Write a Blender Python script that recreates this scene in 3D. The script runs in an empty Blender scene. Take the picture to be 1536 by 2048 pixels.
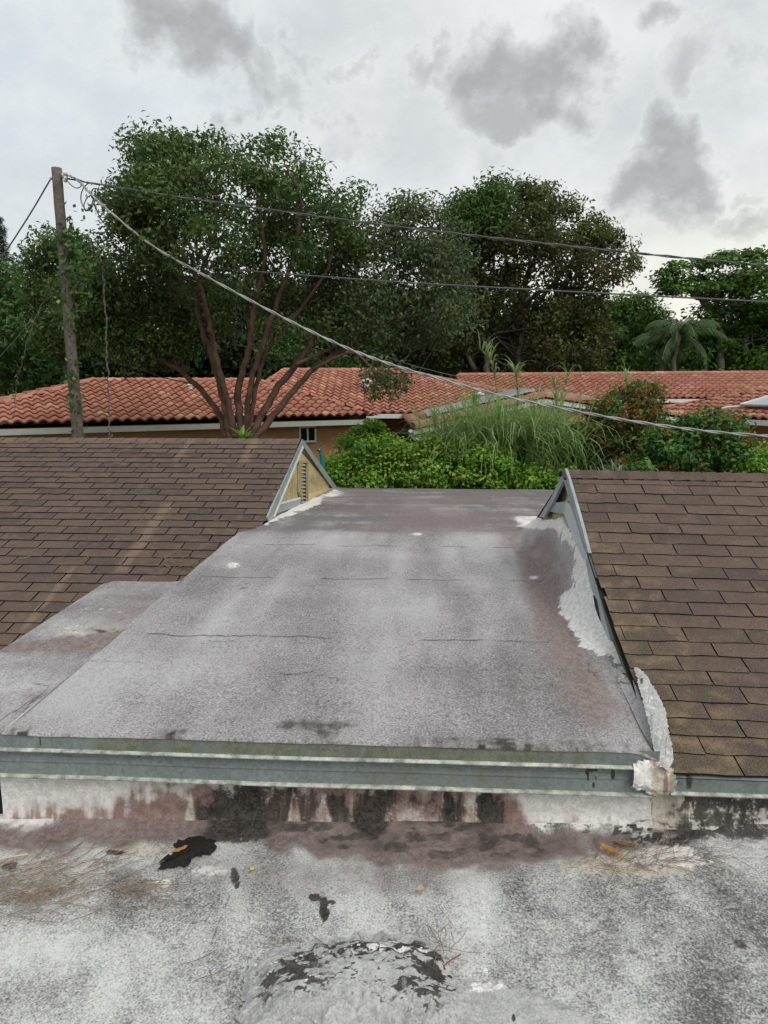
import bpy, bmesh, math, random
import numpy as np
from mathutils import Vector, Matrix
R = math.radians
rng = np.random.default_rng(7)
random.seed(7)
S = bpy.context.scene
COL = S.collection

# ------------------------------------------------------------------ camera, sky, sun, exposure
F, H, TH, PS = 1479.0, 1.755, R(10.0), R(3.3)      # focal length in photo pixels, eye height, pitch, yaw
cam = bpy.data.objects.new('camera', bpy.data.cameras.new('camera'))
COL.objects.link(cam)
cam.location = (0, 0, H)
cam.rotation_euler = (R(90) - TH, 0, PS)
cam.data.sensor_fit = 'VERTICAL'
cam.data.sensor_height = 36.0
cam.data.lens = 36.0 * F / 2048
cam.data.clip_start = 0.05
cam.data.clip_end = 3000
S.camera = cam
S.view_settings.view_transform = 'Standard'
S.view_settings.look = 'None'
S.view_settings.exposure = 0.45
S.view_settings.gamma = 1.0
S.view_settings.use_curve_mapping = False
SUN_EL, SUN_AZ = R(50), R(140)                    # azimuth clockwise from +Y
sun = bpy.data.objects.new('sun', bpy.data.lights.new('sun', 'SUN'))
COL.objects.link(sun)
sun.data.energy = 1.4
sun.data.angle = R(35)
sun.data.color = (1.0, 0.96, 0.9)
sd = Vector((math.sin(SUN_AZ) * math.cos(SUN_EL), math.cos(SUN_AZ) * math.cos(SUN_EL), math.sin(SUN_EL)))
sun.rotation_euler = sd.to_track_quat('Z', 'Y').to_euler()
sun.location = (0, -5, 30)


class NT:
    """small helper for writing node trees"""
    def __init__(s, tree):
        s.t = tree
        s.t.nodes.clear()

    def n(s, typ, ins=None, **props):
        nd = s.t.nodes.new('ShaderNode' + typ)
        for k, v in props.items():
            setattr(nd, k, v)
        for k, v in (ins or {}).items():
            s.put(nd.inputs[k], v)
        return nd

    def put(s, sock, v):
        if isinstance(v, bpy.types.NodeSocket):
            s.t.links.new(v, sock)
        else:
            if sock.type == 'RGBA' and hasattr(v, '__len__') and len(v) == 3:
                v = (*v, 1)
            sock.default_value = v

    def m(s, op, a, b=0.0, c=None, clamp=False):
        nd = s.n('Math', {0: a, 1: b}, operation=op, use_clamp=clamp)
        if c is not None:
            s.put(nd.inputs[2], c)
        return nd.outputs[0]

    def step(s, x, lo, hi, a=0.0, b=1.0):
        nd = s.n('MapRange', {'Value': x, 'From Min': lo, 'From Max': hi, 'To Min': a, 'To Max': b}, interpolation_type='SMOOTHSTEP')
        return nd.outputs[0]

    def mix(s, f, a, b, mode='MIX'):
        nd = s.n('Mix', None, data_type='RGBA', blend_type=mode)
        s.put(nd.inputs[0], f)
        s.put(nd.inputs[6], a)
        s.put(nd.inputs[7], b)
        return nd.outputs[2]

    def noise(s, scale, detail=4.0, vec=None, rough=0.55, dist=0.0):
        nd = s.n('TexNoise', {'Scale': scale, 'Detail': detail, 'Roughness': rough, 'Distortion': dist})
        if vec is not None:
            s.put(nd.inputs['Vector'], vec)
        return nd.outputs[0]

    def vec(s, v, scale):
        return s.n('VectorMath', {0: v, 1: scale}, operation='MULTIPLY').outputs[0]


# ---- sky: overcast cloud deck over a Nishita sky
W = bpy.data.worlds.new('World')
S.world = W
W.use_nodes = True
g = NT(W.node_tree)
sky = g.n('TexSky', sky_type='NISHITA', sun_disc=False, sun_elevation=SUN_EL, sun_rotation=SUN_AZ)
D = g.n('TexCoord').outputs['Generated']
sx = g.n('SeparateXYZ', {0: D})
az = g.m('ARCTAN2', sx.outputs[0], sx.outputs[1])
el = g.m('ARCSINE', sx.outputs[2])


def px_dir(px, py):
    a, b = (px - 768) / F, (1024 - py) / F
    fw = math.cos(TH) + b * math.sin(TH)
    up = -math.sin(TH) + b * math.cos(TH)
    x = a * math.cos(PS) - fw * math.sin(PS)
    y = a * math.sin(PS) + fw * math.cos(PS)
    return x, y, up, fw


def px_azel(px, py):
    x, y, u, f = px_dir(px, py)
    return math.atan2(x, y), math.atan2(u, math.hypot(x, y))


n1 = g.noise(5.0, 8.0, D, 0.58)
n2 = g.noise(16.0, 6.0, g.vec(D, (1, 1, 1.5)), 0.62)
nw = g.n('TexNoise', {'Vector': D, 'Scale': 6.0, 'Detail': 7.0, 'Roughness': 0.62})
wob = g.n('SeparateXYZ', {0: nw.outputs['Color']})
azw = g.m('ADD', az, g.m('MULTIPLY', g.m('SUBTRACT', wob.outputs[0], 0.5), 0.42))
elw = g.m('ADD', el, g.m('MULTIPLY', g.m('SUBTRACT', wob.outputs[1], 0.5), 0.30))
cloud = None
CL = [(400, 70, 150, 85, 1.0), (500, 120, 110, 60, .9), (620, 150, 75, 45, .55), (860, 85, 75, 45, .6), (700, 100, 45, 30, .4), (1030, 150, 115, 95, 1.0),
      (965, 120, 70, 55, .7), (1010, 225, 110, 45, .75), (1300, 345, 105, 100, 1.0), (1360, 300, 55, 45, .5), (670, 255, 90, 40, .4), (950, 330, 110, 60, .3),
      (1360, 40, 75, 45, .75), (1450, 165, 130, 60, .55), (1440, 455, 110, 35, .6), (1500, 385, 70, 25, .4),
      (1530, 445, 60, 30, .5), (100, 150, 160, 100, .15), (1800, 250, 170, 80, .8), (-250, 200, 200, 90, .6), (-150, -150, 200, 80, .7), (900, -220, 260, 90, .8)]
for cx, cy, rx, ry, st in CL:
    a0, e0 = px_azel(cx, cy)
    dx = g.m('DIVIDE', g.m('SUBTRACT', azw, a0), rx / F * 0.98)
    dy = g.m('DIVIDE', g.m('SUBTRACT', elw, e0), ry / F * 0.98)
    r = g.m('SQRT', g.m('ADD', g.m('MULTIPLY', dx, dx), g.m('MULTIPLY', dy, dy)))
    b = g.step(r, 0.10, 1.35, st, 0.0)
    cloud = b if cloud is None else g.m('MAXIMUM', cloud, b)
# the same sort of clouds go on all round the sky, away from the ones placed above
wide = g.step(g.m('ABSOLUTE', az), 0.75, 1.0)
gen = g.step(g.noise(2.6, 7.0, g.vec(D, (1, 1, 1.9)), 0.55), 0.52, 0.66)
cloud = g.m('MAXIMUM', cloud, g.m('MULTIPLY', gen, g.m('MULTIPLY', wide, 0.8)))
cloud = g.m('MULTIPLY', cloud, g.step(n2, 0.25, 0.72, 0.45, 1.2), clamp=True)
base = g.mix(g.step(n1, 0.3, 0.7), (0.50, 0.535, 0.555), (0.665, 0.685, 0.68))
left = g.step(az, 0.05, -0.6)
base = g.mix(g.m('MULTIPLY', left, 0.5), base, (0.52, 0.58, 0.63))
base = g.mix(g.m('MULTIPLY', g.step(el, 0.30, 0.02), g.step(az, -0.1, 0.5, 0.25, 0.9)), base, (0.90, 0.85, 0.68))
dark = g.mix(g.step(n2, 0.3, 0.7), (0.255, 0.262, 0.262), (0.38, 0.388, 0.385))
lowc = g.step(g.noise(2.4, 7.0, g.vec(D, (1, 1, 2.2)), 0.6), 0.42, 0.68)
base = g.mix(g.m('MULTIPLY', lowc, 0.42), base, (0.43, 0.445, 0.455))
base = g.mix(g.step(n2, 0.35, 0.7, 0.0, 0.22), base, (0.72, 0.735, 0.73))
edge = g.m('MULTIPLY', g.step(cloud, 0.02, 0.14), g.step(cloud, 0.34, 0.16))
base = g.mix(g.m('MULTIPLY', edge, 0.16), base, (0.78, 0.785, 0.765))
ccol = g.mix(g.step(cloud, 0.0, 1.0), base, dark)
b1 = g.n('Background', {'Color': sky.outputs[0], 'Strength': 0.06})
b2 = g.n('Background', {'Color': ccol, 'Strength': 1.0})
mx = g.n('MixShader', {0: 0.93, 1: b1.outputs[0], 2: b2.outputs[0]})
g.t.links.new(mx.outputs[0], g.n('OutputWorld').inputs[0])


# ------------------------------------------------------------------ geometry helpers
def P(px, py, d):
    """the point seen at a photo pixel, d metres ahead"""
    x, y, u, f = px_dir(px, py)
    return np.array((x / f * d, y / f * d, H + u / f * d))


def on_x(px, py, X):
    x, y, u, f = px_dir(px, py)
    t = X / x
    return np.array((X, y * t, H + u * t))


def on_y(px, py, Y):
    x, y, u, f = px_dir(px, py)
    t = Y / y
    return np.array((x * t, Y, H + u * t))


def on_z(px, py, Z):
    x, y, u, f = px_dir(px, py)
    t = (Z - H) / u
    return np.array((x * t, y * t, Z))


def proj(V):
    V = np.asarray(V, float)
    X = V[:, 0] * math.cos(PS) + V[:, 1] * math.sin(PS)
    d = -V[:, 0] * math.sin(PS) + V[:, 1] * math.cos(PS)
    u = V[:, 2] - H
    zc = np.maximum(d * math.cos(TH) - u * math.sin(TH), 0.05)
    return 768 + F * X / zc, 1024 - F * (d * math.sin(TH) + u * math.cos(TH)) / zc


def tag(o, label=None, cat=None, group=None, kind=None):
    for k, v in (('label', label), ('category', cat), ('group', group), ('kind', kind)):
        if v:
            o[k] = v
    return o


def root(name, loc, label, cat, group=None):
    o = bpy.data.objects.new(name, None)
    COL.objects.link(o)
    o.location = tuple(loc)
    o.empty_display_size = 0.2
    return tag(o, label, cat, group)


def link(name, me, parent=None, M=None):
    """a mesh in world coordinates under its thing (an Empty) or under a part"""
    o = bpy.data.objects.new(name, me)
    COL.objects.link(o)
    M = M if M is not None else Matrix.Identity(4)
    if parent is not None:
        o.parent = parent
        if parent.parent is None:
            M = Matrix.Translation(-Vector(parent.location)) @ M
    o.matrix_basis = M
    return o


def mesh_np(name, V, Fc, mats, smooth=False, cols=None, midx=None):
    V = np.asarray(V, np.float32)
    me = bpy.data.meshes.new(name)
    if isinstance(Fc, np.ndarray):
        k = Fc.shape[1]
        me.vertices.add(len(V))
        me.vertices.foreach_set('co', V.ravel())
        me.loops.add(Fc.size)
        me.loops.foreach_set('vertex_index', Fc.astype(np.int32).ravel())
        me.polygons.add(len(Fc))
        me.polygons.foreach_set('loop_start', np.arange(0, Fc.size, k, dtype=np.int32))
        me.update(calc_edges=True)
    else:
        me.from_pydata(V.tolist(), [], Fc)
        me.update()
    if smooth:
        me.polygons.foreach_set('use_smooth', np.ones(len(me.polygons), bool))
    for m_ in (mats if isinstance(mats, (list, tuple)) else [mats]):
        me.materials.append(m_)
    if midx is not None:
        me.polygons.foreach_set('material_index', np.asarray(midx, np.int32))
    for nm, c in (cols or {}).items():
        a = me.attributes.new(nm, 'FLOAT_COLOR', 'POINT')
        a.data.foreach_set('color', np.asarray(c, np.float32).ravel())
    return me


class MB:
    """collects boxes, tubes and plates into one mesh"""
    def __init__(s):
        s.v, s.f = [], []

    def add(s, V, Fc):
        k = len(s.v)
        s.v += [tuple(map(float, p)) for p in V]
        s.f += [tuple(i + k for i in q) for q in Fc]
        return s

    def box(s, lo, hi, M=None):
        V = [(x, y, z) for x in (lo[0], hi[0]) for y in (lo[1], hi[1]) for z in (lo[2], hi[2])]
        if M is not None:
            V = [tuple(M @ Vector(p)) for p in V]
        return s.add(V, [(0, 1, 3, 2), (4, 6, 7, 5), (0, 4, 5, 1), (2, 3, 7, 6), (0, 2, 6, 4), (1, 5, 7, 3)])

    def bar(s, a, b, w, h, up=(0, 0, 1)):
        """a box-section bar from a to b"""
        a, b, up = Vector(a), Vector(b), Vector(up)
        t = (b - a).normalized()
        r = t.cross(up).normalized() * w / 2
        u = r.cross(t).normalized() * h / 2
        V = [p + i * r + j * u for p in (a, b) for i, j in ((-1, -1), (1, -1), (1, 1), (-1, 1))]
        return s.add(V, [(0, 1, 2, 3), (7, 6, 5, 4), (0, 4, 5, 1), (1, 5, 6, 2), (2, 6, 7, 3), (3, 7, 4, 0)])

    def tube(s, pts, rad, n=6):
        pts = [Vector(tuple(map(float, p))) for p in pts]
        rads = rad if hasattr(rad, '__len__') else [rad] * len(pts)
        V, Fc = [], []
        ref = Vector((0.31, 0.2, 0.93))
        for i, p in enumerate(pts):
            t = (pts[min(i + 1, len(pts) - 1)] - pts[max(i - 1, 0)]).normalized()
            a = t.cross(ref)
            if a.length < 1e-3:
                a = t.cross(Vector((1, 0, 0)))
            a.normalize()
            b = t.cross(a)
            for k in range(n):
                w = 2 * math.pi * k / n
                V.append(p + (a * math.cos(w) + b * math.sin(w)) * rads[i])
        for i in range(len(pts) - 1):
            for k in range(n):
                k2 = (k + 1) % n
                Fc.append((i * n + k, i * n + k2, (i + 1) * n + k2, (i + 1) * n + k))
        Fc.append(tuple(range(n))[::-1])
        Fc.append(tuple((len(pts) - 1) * n + k for k in range(n)))
        return s.add(V, Fc)

    def plate(s, pts, off):
        """a polygon given thickness along off"""
        pts = [Vector(tuple(map(float, p))) for p in pts]
        n = len(pts)
        off = Vector(off)
        V = pts + [p + off for p in pts]
        return s.add(V, [tuple(range(n)), tuple(range(2 * n - 1, n - 1, -1))] + [(i, (i + 1) % n, n + (i + 1) % n, n + i)[::-1] for i in range(n)])

    def mesh(s, name, mat, smooth=False):
        me = mesh_np(name, np.array(s.v), s.f, mat, smooth)
        bm = bmesh.new()
        bm.from_mesh(me)
        bmesh.ops.recalc_face_normals(bm, faces=bm.faces)
        bm.to_mesh(me)
        bm.free()
        return me

    def obj(s, name, mat, parent=None, smooth=False):
        return link(name, s.mesh(name, mat, smooth), parent)


def spline(pts, n=10):
    """Catmull-Rom through the points"""
    p = [np.array(q, float) for q in pts]
    p = [2 * p[0] - p[1]] + p + [2 * p[-1] - p[-2]]
    out = []
    for i in range(1, len(p) - 2):
        for k in range(n):
            t = k / n
            a, b, c, d = p[i - 1], p[i], p[i + 1], p[i + 2]
            out.append(0.5 * (2 * b + (c - a) * t + (2 * a - 5 * b + 4 * c - d) * t * t + (3 * b - a - 3 * c + d) * t ** 3))
    out.append(p[-2])
    return out


def vnoise(x, y, seed=0):
    xi, yi = np.floor(x).astype(np.int64), np.floor(y).astype(np.int64)
    fx, fy = x - xi, y - yi
    fx, fy = fx * fx * (3 - 2 * fx), fy * fy * (3 - 2 * fy)

    def h(a, b):
        n = (a * 374761393 + b * 668265263 + seed * 974711) & 0xffffffff
        n = ((n ^ (n >> 13)) * 1274126177) & 0xffffffff
        return ((n ^ (n >> 16)) & 0xffff) / 65535.0
    return (h(xi, yi) * (1 - fx) + h(xi + 1, yi) * fx) * (1 - fy) + (h(xi, yi + 1) * (1 - fx) + h(xi + 1, yi + 1) * fx) * fy


def fbm(x, y, o=4, seed=0):
    s, a, t = 0.0, 0.5, 0.0
    for k in range(o):
        s = s + a * vnoise(x * 2 ** k, y * 2 ** k, seed + k)
        t += a
        a *= 0.5
    return s / t


def sstep(a, b, x):
    t = np.clip((x - a) / (b - a), 0, 1)
    return t * t * (3 - 2 * t)


def ell(x, y, cx, cy, rx, ry, soft=0.4, wob=0.35, seed=3):
    r = np.hypot((x - cx) / rx, (y - cy) / ry) + (fbm(x / (rx * .5 + 8), y / (ry * .5 + 8), 4, seed) - 0.5) * 2 * wob
    return 1 - sstep(1 - soft, 1 + soft, r)


def poly_sd(x, y, pts):
    """signed distance to a polygon, positive inside"""
    inside = np.zeros(x.shape, bool)
    dmin = np.full(x.shape, 1e9)
    n = len(pts)
    for i in range(n):
        (x1, y1), (x2, y2) = pts[i], pts[(i + 1) % n]
        c = ((y1 > y) != (y2 > y)) & (x < (x2 - x1) * (y - y1) / ((y2 - y1) or 1e-9) + x1)
        inside ^= c
        L = (x2 - x1) ** 2 + (y2 - y1) ** 2 or 1e-9
        t = np.clip(((x - x1) * (x2 - x1) + (y - y1) * (y2 - y1)) / L, 0, 1)
        dmin = np.minimum(dmin, np.hypot(x - x1 - t * (x2 - x1), y - y1 - t * (y2 - y1)))
    return np.where(inside, dmin, -dmin)


def poly(x, y, pts, soft=6.0, wob=8.0, sc=14.0, seed=5):
    return sstep(-soft, soft, poly_sd(x, y, pts) + (fbm(x / sc, y / sc, 4, seed) - 0.5) * 2 * wob)


def seg(x, y, pts, w, wob=3.0, seed=9):
    """a line mark through the points"""
    x = x + (fbm(x / 12, y / 12, 3, seed) - 0.5) * 2 * wob
    y = y + (fbm(x / 12, y / 12, 3, seed + 40) - 0.5) * 2 * wob
    d = np.full(np.shape(x), 1e9)
    for (x1, y1), (x2, y2) in zip(pts[:-1], pts[1:]):
        L = (x2 - x1) ** 2 + (y2 - y1) ** 2
        t = np.clip(((x - x1) * (x2 - x1) + (y - y1) * (y2 - y1)) / L, 0, 1)
        d = np.minimum(d, np.hypot(x - x1 - t * (x2 - x1), y - y1 - t * (y2 - y1)))
    return 1 - sstep(w * 0.4, w * 1.2, d)


# ------------------------------------------------------------------ materials
def new_mat(name):
    m = bpy.data.materials.new(name)
    m.use_nodes = True
    return m, NT(m.node_tree)


def finish(g, col, rough=0.85, bump=None, bstr=0.3, bdist=0.01, metal=0.0, spec=0.3):
    b = g.n('BsdfPrincipled', {'Base Color': col, 'Roughness': rough, 'Metallic': metal, 'Specular IOR Level': spec})
    if bump is not None:
        bn = g.n('Bump', {'Height': bump, 'Strength': bstr, 'Distance': bdist})
        g.t.links.new(bn.outputs[0], b.inputs['Normal'])
    g.t.links.new(b.outputs[0], g.n('OutputMaterial').inputs[0])


def simple(name, c, rough=0.7, metal=0.0, var=0.25, sc=8.0, bs=0.2):
    m, g = new_mat(name)
    p = g.n('NewGeometry').outputs['Position']
    n = g.noise(sc, 6, p)
    n2 = g.noise(sc * 9, 3, p)
    f = g.m('ADD', g.m('MULTIPLY', n, 0.7), g.m('MULTIPLY', n2, 0.3))
    lo = tuple(v * (1 - var) for v in c)
    hi = tuple(min(v * (1 + var), 0.95) for v in c)
    finish(g, g.mix(g.step(f, 0.3, 0.7), lo, hi), rough, n2, bs, 0.004, metal)
    return m


def membrane(name, light, dark, fine=240.0, contrast=1.0, pink=(0.20, 0.135, 0.13), stretch=(1, 1, 1)):
    """weathered roof coating: stain_a = dirt, pink primer, black mould, white paint; stain_b = cream, algae, crack, grain"""
    m, g = new_mat(name)
    p = g.n('NewGeometry').outputs['Position']
    a = g.n('Attribute', attribute_name='stain_a')
    b = g.n('Attribute', attribute_name='stain_b')
    sa = g.n('SeparateXYZ', {0: a.outputs['Color']})
    sb = g.n('SeparateXYZ', {0: b.outputs['Color']})
    dirt, pk, blk, wht = sa.outputs[0], sa.outputs[1], sa.outputs[2], a.outputs['Alpha']
    crm, grn, crk, grain = sb.outputs[0], sb.outputs[1], sb.outputs[2], b.outputs['Alpha']
    nf = g.noise(fine, 3.0, p, 0.6)
    nm = g.noise(38.0, 6.0, p, 0.65)
    nb = g.noise(5.0, 6.0, p, 0.6)
    nx = g.noise(110.0, 5.0, p, 0.7)
    ns = g.noise(14.0, 6.0, g.vec(p, stretch), 0.65)
    k = g.m('ADD', g.m('MULTIPLY', nf, 0.55), g.m('ADD', g.m('MULTIPLY', nx, 0.30), g.m('MULTIPLY', nm, 0.15)))
    th = g.m('ADD', g.m('MULTIPLY', dirt, 0.20), 0.395)
    th = g.m('ADD', th, g.m('MULTIPLY', g.m('SUBTRACT', nb, 0.5), 0.12))
    th = g.m('ADD', th, g.m('MULTIPLY', g.m('SUBTRACT', ns, 0.5), 0.16))
    spk = g.n('MapRange', {'Value': g.m('SUBTRACT', k, th), 'From Min': -0.17, 'From Max': 0.17}, interpolation_type='SMOOTHSTEP').outputs[0]
    q0 = g.m('ADD', g.m('MULTIPLY', g.m('SUBTRACT', nb, 0.5), 1.1), g.m('MULTIPLY', g.m('SUBTRACT', ns, 0.5), 1.3))
    q0 = g.m('ADD', q0, g.m('ADD', g.m('MULTIPLY', g.m('SUBTRACT', nm, 0.5), 0.9), g.m('MULTIPLY', g.m('SUBTRACT', nf, 0.5), 1.1)))
    flat = g.step(g.m('SUBTRACT', q0, g.m('MULTIPLY', dirt, 0.75)), -0.75, 0.35)
    f = g.mix(grain, flat, spk)
    tint = g.mix(nb, light, tuple(v * 0.86 for v in light))
    col = g.mix(f, dark, tint)
    brk = g.m('ADD', g.m('MULTIPLY', g.m('SUBTRACT', nm, 0.5), 0.9), g.m('ADD', g.m('MULTIPLY', g.m('SUBTRACT', nx, 0.5), 0.8), g.m('MULTIPLY', g.m('SUBTRACT', ns, 0.5), 0.9)))

    def lay(col, mask, c1, c2, lo=0.30, hi=0.75, k=1.0, op=1.0):
        q = g.step(g.m('ADD', mask, g.m('MULTIPLY', brk, k)), lo, hi)
        q = g.m('MULTIPLY', q, g.step(mask, 0.02, 0.22))
        q = g.m('MULTIPLY', q, g.step(mask, 0.0, 0.8, op * 0.55, op))
        return g.mix(q, col, g.mix(g.step(g.m('ADD', nm, g.m('MULTIPLY', g.m('SUBTRACT', nx, 0.5), 0.8)), 0.35, 0.65), c1, c2))
    pit = g.m('MULTIPLY', g.step(g.noise(75.0, 2.0, p, 0.5), 0.60, 0.70), g.m('MULTIPLY', grain, g.step(g.m('ADD', dirt, g.m('SUBTRACT', ns, 0.5)), 0.2, 0.7, 0.15, 0.85)))
    col = g.mix(pit, col, (0.045, 0.044, 0.042))
    col = lay(col, crm, (0.36, 0.31, 0.25), (0.56, 0.51, 0.42), 0.3, 0.8)
    col = lay(col, wht, (0.60, 0.57, 0.54), (0.80, 0.78, 0.76), 0.36, 0.64)
    col = lay(col, pk, tuple(v * 0.72 for v in pink), tuple(v * 1.22 for v in pink), 0.15, 0.8, 1.0, 0.92)
    col = lay(col, grn, (0.10, 0.105, 0.07), (0.17, 0.175, 0.125), 0.2, 0.9, 1.0, 0.85)
    col = lay(col, blk, (0.016, 0.015, 0.013), (0.065, 0.058, 0.05), 0.34, 0.74, 1.2, 0.97)
    cq = g.step(g.m('ADD', crk, g.m('MULTIPLY', brk, 0.8)), 0.25, 0.8)
    col = g.mix(g.m('MULTIPLY', cq, g.step(crk, 0.02, 0.2, 0.0, 0.8)), col, (0.035, 0.031, 0.029))
    hgt = g.m('ADD', g.m('MULTIPLY', k, 1.0), g.m('ADD', g.m('MULTIPLY', crk, -1.2), g.m('MULTIPLY', nb, 1.5)))
    finish(g, col, 0.88, hgt, 0.6 * contrast, 0.006)
    return m


M_NEAR = membrane('weathered_white_coating', (0.66, 0.66, 0.64), (0.085, 0.085, 0.08), 150.0, 1.0, (0.185, 0.135, 0.125))
M_RAISED = membrane('lilac_grey_coating', (0.50, 0.485, 0.49), (0.14, 0.128, 0.13), 110.0, 0.8, (0.22, 0.17, 0.16), (1.4, .35, 1))
M_WALL = membrane('stained_white_wall', (0.72, 0.68, 0.63), (0.5, 0.46, 0.42), 120.0, 0.6, (0.21, 0.125, 0.105), (2.2, 1, .25))
M_FLASH = membrane('galvanized_flashing', (0.235, 0.27, 0.27), (0.12, 0.14, 0.14), 60.0, 0.25, (0.2, .13, .13), (1.6, 1, .3))
M_CREAM = membrane('cream_gable_board', (0.66, 0.54, 0.29), (0.42, 0.34, 0.17), 60.0, 0.4, (0.2, .13, .13), (1, 1.5, .4))
M_METAL = simple('grey_metal_trim', (0.34, 0.39, 0.40), 0.45, 0.25, 0.18, 6)
M_LIP = simple('pale_flashing_lip', (0.37, 0.38, 0.335), 0.6, 0.0, 0.6, 22)
M_DARK = simple('dark_felt_and_gap_shade', (0.018, 0.016, 0.015), 0.95, 0, 0.3, 20)  # roof felt; the same near-black fills the vent, wall core and open gap
M_TAR = simple('black_tar', (0.016, 0.015, 0.013), 0.8, 0, 0.5, 60, 0.9)
M_WHITE = simple('white_painted_metal', (0.68, 0.68, 0.65), 0.5, 0, 0.12, 6)
M_CONC = simple('thick_white_sealant', (0.66, 0.61, 0.54), 0.8, 0, 0.25, 14, 0.5)
M_STUCCO = simple('orange_tan_stucco', (0.40, 0.215, 0.10), 0.9, 0, 0.14, 3, 0.3)
M_VENT = simple('tan_vent_frame', (0.36, 0.29, 0.15), .8, 0, .25, 20)
M_SLAT = simple('grey_vent_slat', (0.34, 0.32, 0.29), .8, 0, .35, 30)
M_GLASS = simple('dark_window_glass', (0.012, 0.016, 0.016), 0.08, 0, 0.2, 3, 0.0)
M_SOFFIT = simple('dark_soffit', (0.06, 0.03, 0.022), 0.9)
M_PANEL = simple('grey_solar_panel', (0.36, 0.38, 0.40), 0.3, 0.1, 0.08, 2, 0.0)
M_POLE = simple('weathered_pole_wood', (0.13, 0.11, 0.095), 0.95, 0, 0.35, 14, 0.6)
M_WIRE = simple('grey_cable', (0.11, 0.11, 0.11), 0.7, 0, 0.2, 5)
M_WIREL = simple('pale_service_cable', (0.33, 0.33, 0.32), 0.6, 0, 0.25, 3)
M_BARK = simple('reddish_brown_bark', (0.105, 0.062, 0.045), 0.95, 0, 0.4, 6, 0.8)
M_BARKG = simple('pale_grey_bark', (0.16, 0.135, 0.115), 0.95, 0, 0.4, 5, 0.8)
M_NEEDLE = simple('dry_pine_needle', (0.20, 0.142, 0.095), 0.8, 0, 0.45, 40, 0.0)
M_ORANGE = simple('dry_orange_leaf', (0.40, 0.19, 0.05), 0.7, 0, 0.35, 60, 0.3)
M_BROWN = simple('dry_brown_leaf', (0.18, 0.085, 0.035), 0.7, 0, 0.35, 60, 0.3)


def shingle_mat(name, right):
    m, g = new_mat(name)
    p = g.n('NewGeometry').outputs['Position']
    oi = g.n('ObjectInfo').outputs['Random']
    sx = g.n('SeparateXYZ', {0: p})
    gr = g.noise(260.0, 2.0, p, 0.7)
    md = g.noise(9.0, 6.0, p, 0.6)
    bg = g.noise(1.6, 4.0, p)
    c = g.mix(oi, (0.054, 0.034, 0.027), (0.112, 0.071, 0.053))
    c = g.mix(g.step(md, 0.45, 0.75), c, (0.14, 0.094, 0.069))
    c = g.mix(g.m('MULTIPLY', g.step(bg, 0.5, 0.7), 0.5), c, (0.074, 0.052, 0.048))
    if right:
        # sun-bleached, olive-tinted lower left corner of this roof
        k = g.m('ADD', g.m('MULTIPLY', sx.outputs[0], -1.0), g.m('ADD', g.m('MULTIPLY', sx.outputs[1], -0.28), g.m('MULTIPLY', md, 0.9)))
        c = g.mix(g.m('MULTIPLY', g.step(k, -2.0, -1.3), 0.9), c, g.mix(g.step(md, 0.4, 0.68), (0.070, 0.054, 0.031), (0.215, 0.145, 0.08)))
    else:
        # pale run-off streaks down the slope
        for x0, w, y0, y1 in ((-2.62, 0.07, 6.0, 7.3), (-3.05, 0.035, 5.2, 6.1), (-2.9, 0.05, 8.4, 9.1), (-2.1, 0.06, 8.3, 9.1)):
            k = g.m('SUBTRACT', sx.outputs[0], g.m('ADD', x0, g.m('MULTIPLY', g.m('SUBTRACT', md, 0.5), 0.12)))
            q = g.m('MULTIPLY', g.step(g.m('ABSOLUTE', k), w * 1.3, w * 0.2), g.m('MULTIPLY', g.step(sx.outputs[1], y0 - .1, y0 + .1), g.step(sx.outputs[1], y1 + .1, y1 - .1)))
            c = g.mix(g.m('MULTIPLY', q, g.step(gr, 0.3, 0.6, 0.35, 0.75)), c, (0.24, 0.16, 0.115))
        q = g.step(g.m('ADD', sx.outputs[1], g.m('MULTIPLY', md, 1.2)), 9.2, 9.75)
        c = g.mix(g.m('MULTIPLY', q, 0.5), c, (0.20, 0.135, 0.10))
    c = g.mix(g.step(gr, 0.42, 0.62, 0.0, 1.0), g.mix(0.35, c, (0.02, 0.015, 0.014)), g.mix(0.16, c, (0.55, 0.44, 0.36)))
    finish(g, c, 0.95, gr, 0.5, 0.004)
    return m


M_SHL, M_SHR = shingle_mat('brown_asphalt_shingle', False), shingle_mat('brown_asphalt_shingle_near', True)
M_EDGE = simple('shingle_cut_edge', (0.009, 0.007, 0.006), 0.95)


def tile_mat():
    m, g = new_mat('terracotta_tile')
    p = g.n('NewGeometry').outputs['Position']
    oi = g.n('ObjectInfo').outputs['Random']
    isl = g.n('NewGeometry').outputs['Random Per Island']
    r = g.m('FRACT', g.m('ADD', oi, isl))
    md = g.noise(6.0, 6.0, p, 0.65)
    c = g.mix(r, (0.32, 0.130, 0.088), (0.45, 0.21, 0.148))
    c = g.mix(g.step(r, 0.92, 1.0), c, (0.52, 0.30, 0.19))
    c = g.mix(g.step(md, 0.5, 0.8), c, (0.34, 0.21, 0.165))
    c = g.mix(g.m('MULTIPLY', g.step(md, 0.45, 0.25), 0.5), c, (0.13, 0.06, 0.045))
    finish(g, c, 0.85, g.noise(60, 3, p), 0.2, 0.006)
    return m


M_TILE = tile_mat()



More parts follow.
